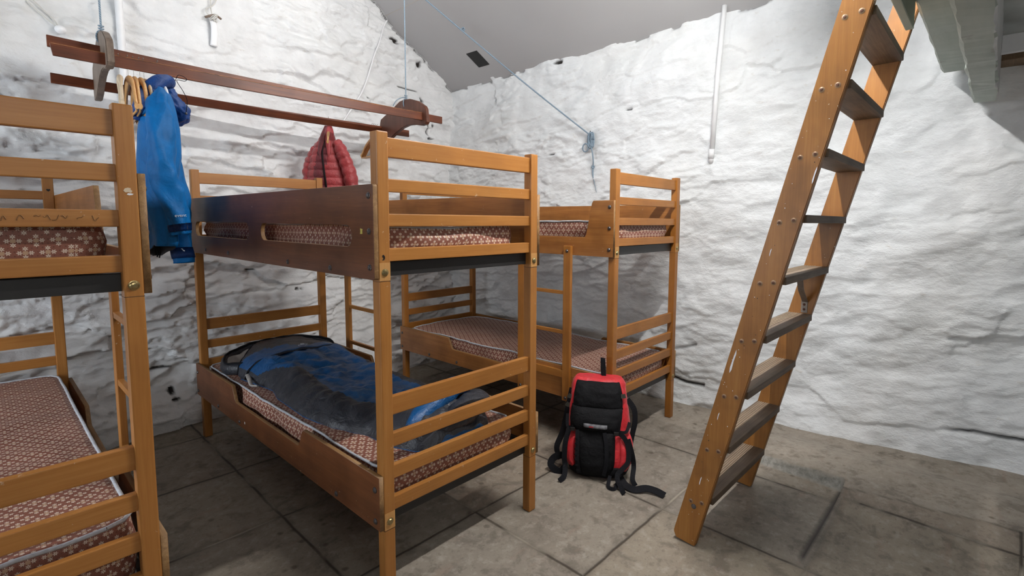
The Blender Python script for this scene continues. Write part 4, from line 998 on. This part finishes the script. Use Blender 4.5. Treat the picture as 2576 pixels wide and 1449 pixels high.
# blue shell jacket ---------------------------------------------------
def garment_ring(kc, mc, z, hk, hm, n=48, ph=0.0, fold=.006, seed=0, p=2.4, yaw=0.0):
    R = []
    for i in range(n):
        a = 2 * PI * i / n; c, s = math.cos(a), math.sin(a)
        x = hk * math.copysign(abs(c) ** (2 / p), c); y = hm * math.copysign(abs(s) ** (2 / p), s)
        f = fold * (nz((c * 1.6, s * 1.6, z * 2.2), 1.6, seed) + .6 * math.sin(5 * a + z * 4 + seed)) ; x += f * c; y += f * s
        xx = x * math.cos(yaw) - y * math.sin(yaw); yy = x * math.sin(yaw) + y * math.cos(yaw)
        R.append(Vector((kc + xx, mc + yy, z)))
    return R
def sleeve(bm, pts, rad, seg=24, fold=.006, seed=1, n=10, quilt=0, qamp=0.0):
    P = smooth_pts(pts, n); Fm = frames(P); rings = []; N = len(P) - 1
    for i, (p, (t, u, w)) in enumerate(zip(P, Fm)):
        a0 = i / N; ra, rb = interp(rad, a0); r = []
        q = qamp * (abs(math.sin(PI * quilt * a0)) ** .6 - .5) if quilt else 0
        for j in range(seg):
            a = 2 * PI * j / seg; f = fold * (nz((math.cos(a) * 1.5, math.sin(a) * 1.5, a0 * 7), 1.5, seed) + .5 * math.sin(3 * a + a0 * 14)) + q
            r.append(p + u * ((ra + f) * math.cos(a)) + w * ((rb + f) * math.sin(a)))
        rings.append(r)
    return rings
def jacket_blue():
    t = empty('blue_jacket', RK * .48 + RM * 3.02 + Vector((0, 0, 1.2)), AR, 'bright blue hooded waterproof jacket hanging on the front rail of the rack', 'jacket')
    J = lambda r: [v - Vector((.48, 3.02, 1.2)) for v in r]
    lv = [(1.925, .478, .020, .045), (1.905, .476, .032, .10), (1.885, .474, .040, .155), (1.855, .470, .050, .195), (1.80, .468, .060, .212), (1.72, .465, .068, .215), (1.62, .460, .070, .215), (1.5, .452, .070, .215), (1.38, .455, .062, .220), (1.26, .462, .052, .222), (1.20, .464, .050, .225), (1.175, .462, .052, .225)]
    keys = [(-z, (k, a, b)) for z, k, a, b in lv]; rings = []
    for i in range(49):
        z = 1.925 + (1.175 - 1.925) * i / 48; k, a, b = interp(keys, -z)
        rings.append(J(garment_ring(k, 3.03, z, a, b, 56, fold=.004 + .013 * min(1, i / 20), seed=3)))
    bm = bmesh.new(); R = loft(bm, rings, cap=(True, False))
    inner = [[v + (Vector((0, 0, 0)) + Vector(((.0 - (v.x + .02)) * .14, -(v.y - .01) * .06, .02 * q))) for v in rings[-1]] for q in range(0, 1)]
    r2 = [bm.verts.new(Vector((v.x * .86, v.y * .95, v.z + .003))) for v in rings[-1]]; r3 = [bm.verts.new(Vector((v.x * .8, v.y * .92, v.z + .10))) for v in rings[-1]]
    for a_, b_ in ((R[-1], r2), (r2, r3)):
        for j in range(56):
            f = bm.faces.new((a_[j], a_[(j + 1) % 56], b_[(j + 1) % 56], b_[j])); f.smooth = True; f.material_index = 1
    f = bm.faces.new(r3); f.material_index = 1
    for v in bm.verts:                                            # the far corner of the hem droops
        if v.co.z < .12: v.co.z -= .055 * max(0, min(1, (v.co.y) / .22)) * (1 - v.co.z / .12)
    bmesh.ops.recalc_face_normals(bm, faces=bm.faces); obj('body', bm, [SHELLBLUE, LINING], t)
    def slv(nm, pts, rad, seed):
        rings = sleeve(None, pts, rad, fold=.0115, seed=seed); bm = bmesh.new(); rr = [J(r) for r in rings]; R = loft(bm, rr, cap=(True, False))
        c = sum((v for v in rr[-1]), Vector()) / len(rr[-1]); d = (rr[-2][0] - rr[-1][0]).normalized()
        a1 = [bm.verts.new(c + (v - c) * .88) for v in rr[-1]]; a2 = [bm.verts.new(c + (v - c) * .8 + Vector((0, 0, .05))) for v in rr[-1]]
        for a_, b_ in ((R[-1], a1), (a1, a2)):
            for j in range(24):
                f = bm.faces.new((a_[j], a_[(j + 1) % 24], b_[(j + 1) % 24], b_[j])); f.smooth = True; f.material_index = 1
        f = bm.faces.new(a2); f.material_index = 1
        bmesh.ops.recalc_face_normals(bm, faces=bm.faces); o = obj(nm, bm, [SHELLBLUE, LINING], t)
        bm = bmesh.new(); k = len(rr); cuff = [[c2 + (v - c2) * 1.07 for v in r] for r in (rr[k - 6], rr[k - 4], rr[k - 3]) for c2 in [sum((w for w in r), Vector()) / len(r)]]
        loft(bm, cuff, cap=(False, False)); bmesh.ops.solidify(bm, geom=list(bm.faces), thickness=.002); obj('cuff_tab', bm, SHELLDARK, o); return o, rr
    o1, r1 = slv('sleeve', [(.462, 2.860, 1.885), (.448, 2.815, 1.80), (.440, 2.790, 1.69), (.440, 2.785, 1.56), (.455, 2.790, 1.45), (.482, 2.790, 1.34), (.498, 2.785, 1.23)],
        [(0, (.012, .016)), (.12, (.042, .040)), (.35, (.052, .052)), (.6, (.054, .050)), (.8, (.046, .040)), (1, (.036, .030))], 4)
    o2, r2 = slv('sleeve', [(.52, 3.20, 1.885), (.545, 3.25, 1.78), (.555, 3.27, 1.62), (.575, 3.27, 1.42), (.580, 3.26, 1.25), (.582, 3.24, 1.065)],
        [(0, (.012, .016)), (.15, (.040, .045)), (.4, (.046, .050)), (.7, (.046, .050)), (1, (.046, .036))], 6)
    # hood
    bm = bmesh.new(); bmesh.ops.create_icosphere(bm, subdivisions=5, radius=1)
    for v in bm.verts:
        c = v.co.copy(); z = c.z
        x = .505 + .062 * c.x * (1 + .25 * (z < 0)) - .012 * z; y = 3.06 + .105 * c.y; zz = 1.862 + .098 * z
        if z < 0: x += .018 * -z
        x += .02 * math.exp(-((z + .5) / .5) ** 2) * (c.x > 0)
        w = .020 * nz(c, 2.3, 8) + .009 * nz(c, 6, 9)
        v.co = Vector((x + w * c.x, y + w * c.y, zz + w * c.z * .8)) - Vector((.48, 3.02, 1.2))
    for f in bm.faces: f.smooth = True
    h = obj('hood', bm, SHELLDARK, t)
    bm = bmesh.new(); P = smooth_pts([(.525, 2.98, 1.945), (.475, 2.925, 1.935), (.430, 2.93, 1.885), (.408, 2.97, 1.815), (.402, 3.0, 1.765)], 8)
    tube(bm, [v - Vector((.48, 3.02, 1.2)) for v in P], lambda a: (.020 + .018 * math.sin(PI * a) + .006 * a, .026 + .014 * a), 18)
    for v in bm.verts: v.co += v.co.normalized() * .010 * nz(v.co, 16, 3)
    for f in bm.faces: f.smooth = True
    obj('hood_brim', bm, SHELLDARK, h)
    bm = bmesh.new(); tube(bm, smooth_pts([(.05, -.10, .745), (.062, -.115, .772), (.095, -.10, .765), (.088, -.10, .752), (.055, -.105, .748), (.075, -.12, .70), (.09, -.115, .66), (.082, -.12, .60)], 5), .0014, 6); obj('drawcord', bm, STRAP, h)
    bm = bmesh.new(); bmesh.ops.create_uvsphere(bm, u_segments=10, v_segments=8, radius=.006); bmesh.ops.translate(bm, vec=(.082, -.12, .598), verts=bm.verts); obj('cord_toggle', bm, BOLT, h)
    bm = bmesh.new(); tube(bm, smooth_pts([(-.045, .02, -.035), (-.038, .02, -.065), (-.042, .02, -.085)], 4), .003, 6); tube(bm, smooth_pts([(-.028, .02, -.03), (-.030, .02, -.07), (-.033, .02, -.09)], 4), .003, 6); obj('zip_pull', bm, STRAP, t)
    # lettering on the near sleeve and the small mark on the far cuff
    p = r1[-9]; c = sum(p, Vector()) / len(p)
    q = min(p, key=lambda v: v.y)
    def face_cam(loc, tilt=0.0):
        d = (Vector((0, 0, 0)) - (RK * .48 + RM * 3.02)).normalized(); a = math.atan2(d.dot(RM), d.dot(RK)) + PI / 2
        return Matrix.Translation(loc) @ Matrix.Rotation(a, 4, 'Z') @ Matrix.Rotation(PI / 2, 4, 'X') @ Matrix.Rotation(tilt, 4, 'Z')
    text_mesh('sleeve_print', 'event', .020, face_cam(Vector((c.x + .004, q.y - .004, c.z)), .06), PRINT, o1)
    p = r2[-6]; c = sum(p, Vector()) / len(p); q = min(p, key=lambda v: v.y)
    flat_poly('cuff_mark', [(-.008, .008), (0, .007), (.002, 0), (.008, -.001), (.009, -.007), (.003, -.007), (-.001, -.001), (-.003, .004), (-.008, .005)], face_cam(Vector((c.x - .008, q.y - .003, c.z - .01))), PRINT, o2)
jacket_blue()

def jacket_red():
    O = Vector((1.53, 3.576, 1.2)); t = empty('red_jacket', RK * O.x + RM * O.y + Vector((0, 0, 1.2)), AR, 'dark red quilted puffer jacket hanging on the back rail of the rack', 'jacket')
    yaw = .95
    keys = [(-z, v) for z, v in ((1.955, (1.527, .018, .024)), (1.93, (1.525, .028, .034)), (1.89, (1.520, .038, .046)), (1.85, (1.515, .046, .062)), (1.80, (1.510, .054, .085)), (1.74, (1.508, .064, .108)), (1.66, (1.510, .072, .126)), (1.58, (1.515, .080, .140)), (1.45, (1.52, .085, .15)), (1.28, (1.52, .085, .15)))]
    rings = []; N = 130
    for i in range(N + 1):
        z = 1.955 + (1.28 - 1.955) * i / N; k, a, b = interp(keys, -z); q = .009 * (abs(math.sin(PI * (z - 1.28) / .052)) ** .55) if z < 1.86 else .006
        R = garment_ring(k, 3.576, z, a - .008, b - .008, 56, fold=.004, seed=13, p=2.2, yaw=yaw); c = Vector((k, 3.576, z))
        rings.append([v + (v - c).normalized() * q - O for v in R])
    bm = bmesh.new(); R = loft(bm, rings)
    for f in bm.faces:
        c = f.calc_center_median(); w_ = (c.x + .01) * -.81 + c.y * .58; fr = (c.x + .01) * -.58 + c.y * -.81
        if fr > 0 and 0 < w_ < .012 + .07 * min(1, (.74 - c.z) / .3): f.material_index = 1  # left front coloured darker, its shade put into the material
    bmesh.ops.recalc_face_normals(bm, faces=bm.faces); obj('body', bm, [PUFF, PUFFSHADE], t)
    def fr(z, w_, off=.010):
        k, a_, b_ = interp(keys, -z); return Vector((k, 3.576, z)) + Vector((-.58, -.81, 0)) * (a_ + off) + Vector((-.81, .58, 0)) * w_ - O
    bm = bmesh.new(); tube(bm, smooth_pts([fr(1.90, .002, .0), fr(1.84, .006, .0), fr(1.76, .012, .002), (fr(1.64, .004, .002)), fr(1.50, -.004, .002), fr(1.32, -.006, .002)], 5), lambda a: (.006 + .012 * a, .005), 10); obj('front_opening', bm, plain('jacket_inside_dark', (.012, .004, .005), .9), t)
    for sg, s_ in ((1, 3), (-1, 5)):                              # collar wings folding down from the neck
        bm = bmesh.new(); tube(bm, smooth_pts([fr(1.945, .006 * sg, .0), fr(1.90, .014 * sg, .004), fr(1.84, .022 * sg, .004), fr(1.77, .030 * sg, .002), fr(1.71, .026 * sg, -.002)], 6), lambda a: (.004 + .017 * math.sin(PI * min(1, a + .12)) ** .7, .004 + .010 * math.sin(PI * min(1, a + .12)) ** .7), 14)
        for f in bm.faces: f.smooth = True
        obj('collar', bm, PUFF if sg < 0 else PUFFSHADE, t)  # left wing gets the shaded red
    for pts, s in (([(1.548, 3.50, 1.85), (1.575, 3.465, 1.76), (1.605, 3.44, 1.64), (1.625, 3.43, 1.50), (1.630, 3.43, 1.34)], 3), ([(1.485, 3.62, 1.83), (1.445, 3.65, 1.73), (1.425, 3.67, 1.6), (1.42, 3.67, 1.34)], 5)):
        rr = [[v - O for v in r] for r in sleeve(None, pts, [(0, (.016, .022)), (.2, (.038, .040)), (.6, (.046, .046)), (1, (.040, .038))], fold=.004, seed=s, n=16, quilt=9, qamp=.008)]
        bm = bmesh.new(); loft(bm, rr); bmesh.ops.recalc_face_normals(bm, faces=bm.faces); obj('sleeve', bm, PUFF, t)
jacket_red()

# ------------------------------------------------------------------ backpack
def backpack():
    base = km(2.089, 1.460, 0); face = math.atan2(-base.y, -base.x)      # front turned towards the open floor
    t = empty('backpack', base, face + PI / 2 - .06, 'red and black hiking backpack standing on the floor by the right bed', 'backpack')
    LEAN = .30
    keys = [(0, (.118, .070)), (.02, (.140, .088)), (.08, (.163, .102)), (.16, (.166, .104)), (.25, (.158, .094)), (.33, (.154, .085)), (.42, (.144, .074)), (.455, (.136, .062)), (.475, (.122, .045))]
    def S(a, z, off=0.0):
        w, d = interp(keys, z); c, s = math.cos(a), math.sin(a); p = 3.0
        r = Vector((w * math.copysign(abs(c) ** (2 / p), c), d * math.copysign(abs(s) ** (2 / p), s), 0)); nrm = Vector((c / w, s / d, 0)).normalized()
        f = .007 * nz((c * 2, s * 2, z * 9), 1.3, 5) + .004 * nz((c * 2, s * 2, z * 22), 2, 6)
        q = r + nrm * (off + f); return Vector((q.x - .03 * z, q.y + z * LEAN - .0, z * .97 + .006))
    bm = bmesh.new(); n = 72; rings = [[S(2 * PI * j / n, .475 * i / 44) for j in range(n)] for i in range(45)]
    loft(bm, rings); bmesh.ops.recalc_face_normals(bm, faces=bm.faces); obj('main_body', bm, REDC, t)
    def patch(name, z0, z1, a0, a1, off, mat, puff=.0, nu=26, nv=22, th=.008):
        """panel sewn onto the body between angles a0(z)..a1(z); the front is at -90 degrees"""
        bm = bmesh.new(); G = []
        for i in range(nv + 1):
            z = z0 + (z1 - z0) * i / nv; lo, hi = a0(z), a1(z); r = []
            for j in range(nu + 1):
                u = j / nu; e = (max(0, 1 - abs(2 * u - 1) ** 6) * max(0, 1 - abs(2 * i / nv - 1) ** 6)) ** .5
                r.append((S(lo + (hi - lo) * u, z, off * e + puff * math.sin(PI * u) * math.sin(PI * i / nv) + .002), S(lo + (hi - lo) * u, z, -.004)))
            G.append(r)
        V = [[bm.verts.new(a) for a, b in r] for r in G]
        for i in range(nv):
            for j in range(nu): f = bm.faces.new((V[i][j], V[i][j + 1], V[i + 1][j + 1], V[i + 1][j])); f.smooth = True
        bo = [V[0][j] for j in range(nu + 1)] + [V[i][nu] for i in range(1, nv + 1)] + [V[nv][j] for j in range(nu - 1, -1, -1)] + [V[i][0] for i in range(nv - 1, 0, -1)]
        idx = [(0, j) for j in range(nu + 1)] + [(i, nu) for i in range(1, nv + 1)] + [(nv, j) for j in range(nu - 1, -1, -1)] + [(i, 0) for i in range(nv - 1, 0, -1)]
        bi = [bm.verts.new(G[a][b][1]) for a, b in idx]
        for q in range(len(bo)): bm.faces.new((bo[q], bi[q], bi[(q + 1) % len(bo)], bo[(q + 1) % len(bo)]))
        bmesh.ops.recalc_face_normals(bm, faces=bm.faces); return obj(name, bm, mat, t)
    D = math.radians
    patch('lid', .335, .462, lambda z: D(-143), lambda z: D(-40), .012, BLACKC, .006)
    patch('front_flap', .225, .345, lambda z: D(-148 + 30 * (.345 - z)), lambda z: D(-42 - 90 * (.345 - z)), .016, BLACKC, .020)
    patch('front_pocket', .012, .245, lambda z: D(-122 - 60 * max(0, .09 - z)), lambda z: D(-66 - 10 * max(0, .2 - z)), .014, BLACKC, .016)
    patch('base_panel', .001, .060, lambda z: D(-200), lambda z: D(20), .008, BLACKC, .003)
    patch('side_pocket', .03, .20, lambda z: D(-56), lambda z: D(-6), .010, REDC, .012)
    patch('side_pocket', .03, .19, lambda z: D(-176), lambda z: D(-128), .008, REDC, .008)
    def st(name, pts, w=.022, nrm=(0, -1, .2), mat=STRAP, th=.0035, n=5):
        bm = bmesh.new(); ribbon(bm, pts, w, th, nrm, n); return obj(name, bm, mat, t)
    F = lambda a, z, o=.03: tuple(S(D(a), z, o))
    for a in (-116, -84): st('compression_strap', [F(a, .24, .036), F(a + 2, .18, .037), F(a + 2, .10, .036), F(a, .03, .030)], .020)
    for z in (.05, .075, .10, .125, .15, .175, .20):
        st('gear_loop', [F(-118, z, .040), F(-116, z, .042), F(-113, z, .040)], .008, n=3)
    st('side_strap', [F(-140, .235, .02), F(-145, .17, .03), F(-150, .09, .03), F(-152, .045, .035), (-.165, -.11, .018), (-.185, -.15, .006)], .026)
    st('side_strap', [F(-60, .235, .022), F(-50, .215, .03), F(-42, .17, .034), F(-44, .10, .036), (.10, -.13, .055), (.125, -.175, .012), (.135, -.205, .005)], .024)
    st('side_strap', [F(-36, .20, .025), F(-30, .13, .034), F(-24, .07, .04), (.175, -.10, .03), (.19, -.12, .006)], .024)
    st('side_strap', [F(-22, .27, .012), F(-40, .235, .024), F(-60, .24, .028)], .016)
    st('side_strap', [F(-158, .29, .012), F(-150, .235, .02), F(-128, .245, .026)], .016)
    st('bottom_loop', [F(-74, .03, .026), (.058, -.150, .010), (.075, -.172, .006), (.095, -.160, .008), F(-56, .03, .028)], .018, (0, -1, .4))
    st('waist_belt', [(.10, -.06, .030), (.14, -.13, .012), (.185, -.165, .012), (.24, -.155, .018), (.285, -.165, .016), (.325, -.185, .008)], .036, (0, -.5, 1))
    st('waist_belt', [(-.12, -.02, .06), (-.19, -.01, .075), (-.235, -.02, .06), (-.245, -.04, .03), (-.20, -.06, .010), (-.17, -.05, .03)], .036, (.2, -1, .2))
    st('shoulder_strap', [F(176, .40, .0), (-.172, .10, .32), (-.185, .075, .24), (-.20, .055, .17), (-.225, .02, .10), (-.20, .0, .05)], .034, (-.6, -1, .1))
    st('shoulder_strap', [F(4, .36, .0), (.175, .11, .31), (.182, .09, .25), (.172, .07, .20), (.160, .05, .14)], .030, (.6, -1, .1))
    st('haul_loop', [(.012, .150, .45), (.008, .158, .50), (.004, .166, .55), (.002, .172, .552), (.004, .172, .50), (.008, .168, .45)], .024, (0, -1, .05))
    for a, z in ((-150, .385), (-42, .405), (-154, .34)):
        st('lash_tab', [F(a - 7, z, .022), F(a, z, .024), F(a + 7, z, .022)], .022, n=3, mat=plain('tab_olive_%d' % int(z * 1000), (.03, .03, .022), .6))
    patch('logo_patch', .252, .277, lambda z: D(-108), lambda z: D(-78), .046, PATCHG, .004, 10, 5)
    bm = bmesh.new(); c = S(D(-94), .266, .058); box(bm, c.x - .011, c.x + .011, c.y - .0015, c.y + .001, c.z - .003, c.z + .004, .001); obj('red_logo', bm, REDP, t)
    for pts in ([F(-128, .235, .032), F(-126, .245, .036)], [F(-66, .235, .034), F(-64, .245, .038)]):
        bm = bmesh.new(); p = Vector(pts[0]); box(bm, p.x - .012, p.x + .012, p.y - .006, p.y + .002, p.z - .008, p.z + .010, .002); obj('buckle', bm, STEEL, t)
backpack()

# ------------------------------------------------------------------ lamps (above the frame) and fill
def strip_light(k0, k1, m, z, power, label):
    c = km((k0 + k1) / 2, m, z); t = empty('strip_light', c, A, label, 'lamp'); h = (k1 - k0) / 2
    bm = bmesh.new(); tube(bm, [(-h, 0, 0), (h, 0, 0)], .018, 12)
    e = plain('tube_glow_%d' % int(power * 10), (1, 1, 1), .5, emis=((1.0, .985, .965), power)); obj('tube', bm, e, t)
    boxo('fitting', (-h - .03, h + .03, -.03, .03, .045, .085), WHITEP, t, .003)
    bm = bmesh.new()
    for x in (-h - .01, h + .01): box(bm, x - .012, x + .012, -.018, .018, -.02, .05)
    obj('end_cap', bm, WHITEP, t)
    bm = bmesh.new()
    for x in (-h * .7, h * .7):
        q = c + EK * x; tube(bm, [(x, 0, .08), (x, 0, (ceil_z(q.x, q.y) - .004 if m > .27 else 2.249) - c.z)], .004, 6)
    obj('suspension_rod', bm, ZINC, t)
strip_light(1.30, 2.50, .74, 2.56, 350.0, 'fluorescent strip light hung under the ceiling beside the loft edge')
strip_light(.85, 1.85, 2.78, 2.92, 52.0, 'fluorescent strip light hung over the gap between the beds')

strip_light(-.55, .65, -1.10, 2.04, 78.0, 'added fill strip light under the loft boards behind the viewer')  # unseen fill tube, added to brighten the bed fronts and left wall
# daylight window in the wall beyond the left edge of the frame
bm = bmesh.new(); box(bm, -2.33, -2.31, 1.30, 3.10, .75, 2.05); o = obj('window_1', bm, plain('daylit_pane', (1, 1, 1), .3, emis=((.84, .92, 1.0), 11.0))); o.rotation_euler = (0, 0, A); tag(o, kind='structure')
bm = bmesh.new()
for m in (1.28, 1.88, 2.48, 3.08): box(bm, -2.34, -2.29, m, m + .04, .73, 2.07)
for z in (.71, 2.05): box(bm, -2.34, -2.29, 1.28, 3.12, z, z + .04)
o = obj('window_2', bm, WHITEP); o.rotation_euler = (0, 0, A); tag(o, kind='structure')
w = bpy.data.worlds.new('world'); scene.world = w; w.use_nodes = True
w.node_tree.nodes['Background'].inputs[0].default_value = (.93, .96, 1.0, 1); w.node_tree.nodes['Background'].inputs[1].default_value = .10

# ------------------------------------------------------------------ camera
cam = bpy.data.cameras.new('camera'); co = bpy.data.objects.new('camera', cam); COL.objects.link(co); scene.camera = co
cam.sensor_width = 36.0; cam.lens = 1266.76 / 2576 * 36; cam.shift_x = (1288 - 1349.11) / 2576; cam.shift_y = (670.76 - 724.5) / 2576; cam.clip_start = .02
co.matrix_world = Matrix.Translation((0, 0, 1.3035)) @ Matrix.Rotation(PI / 2 - .0907, 4, 'X') @ Matrix.Rotation(.007, 4, 'Z')
vs = scene.view_settings; vs.view_transform = 'Standard'; vs.look = 'None'; vs.gamma = 1; vs.use_curve_mapping = False; vs.exposure = 0.0
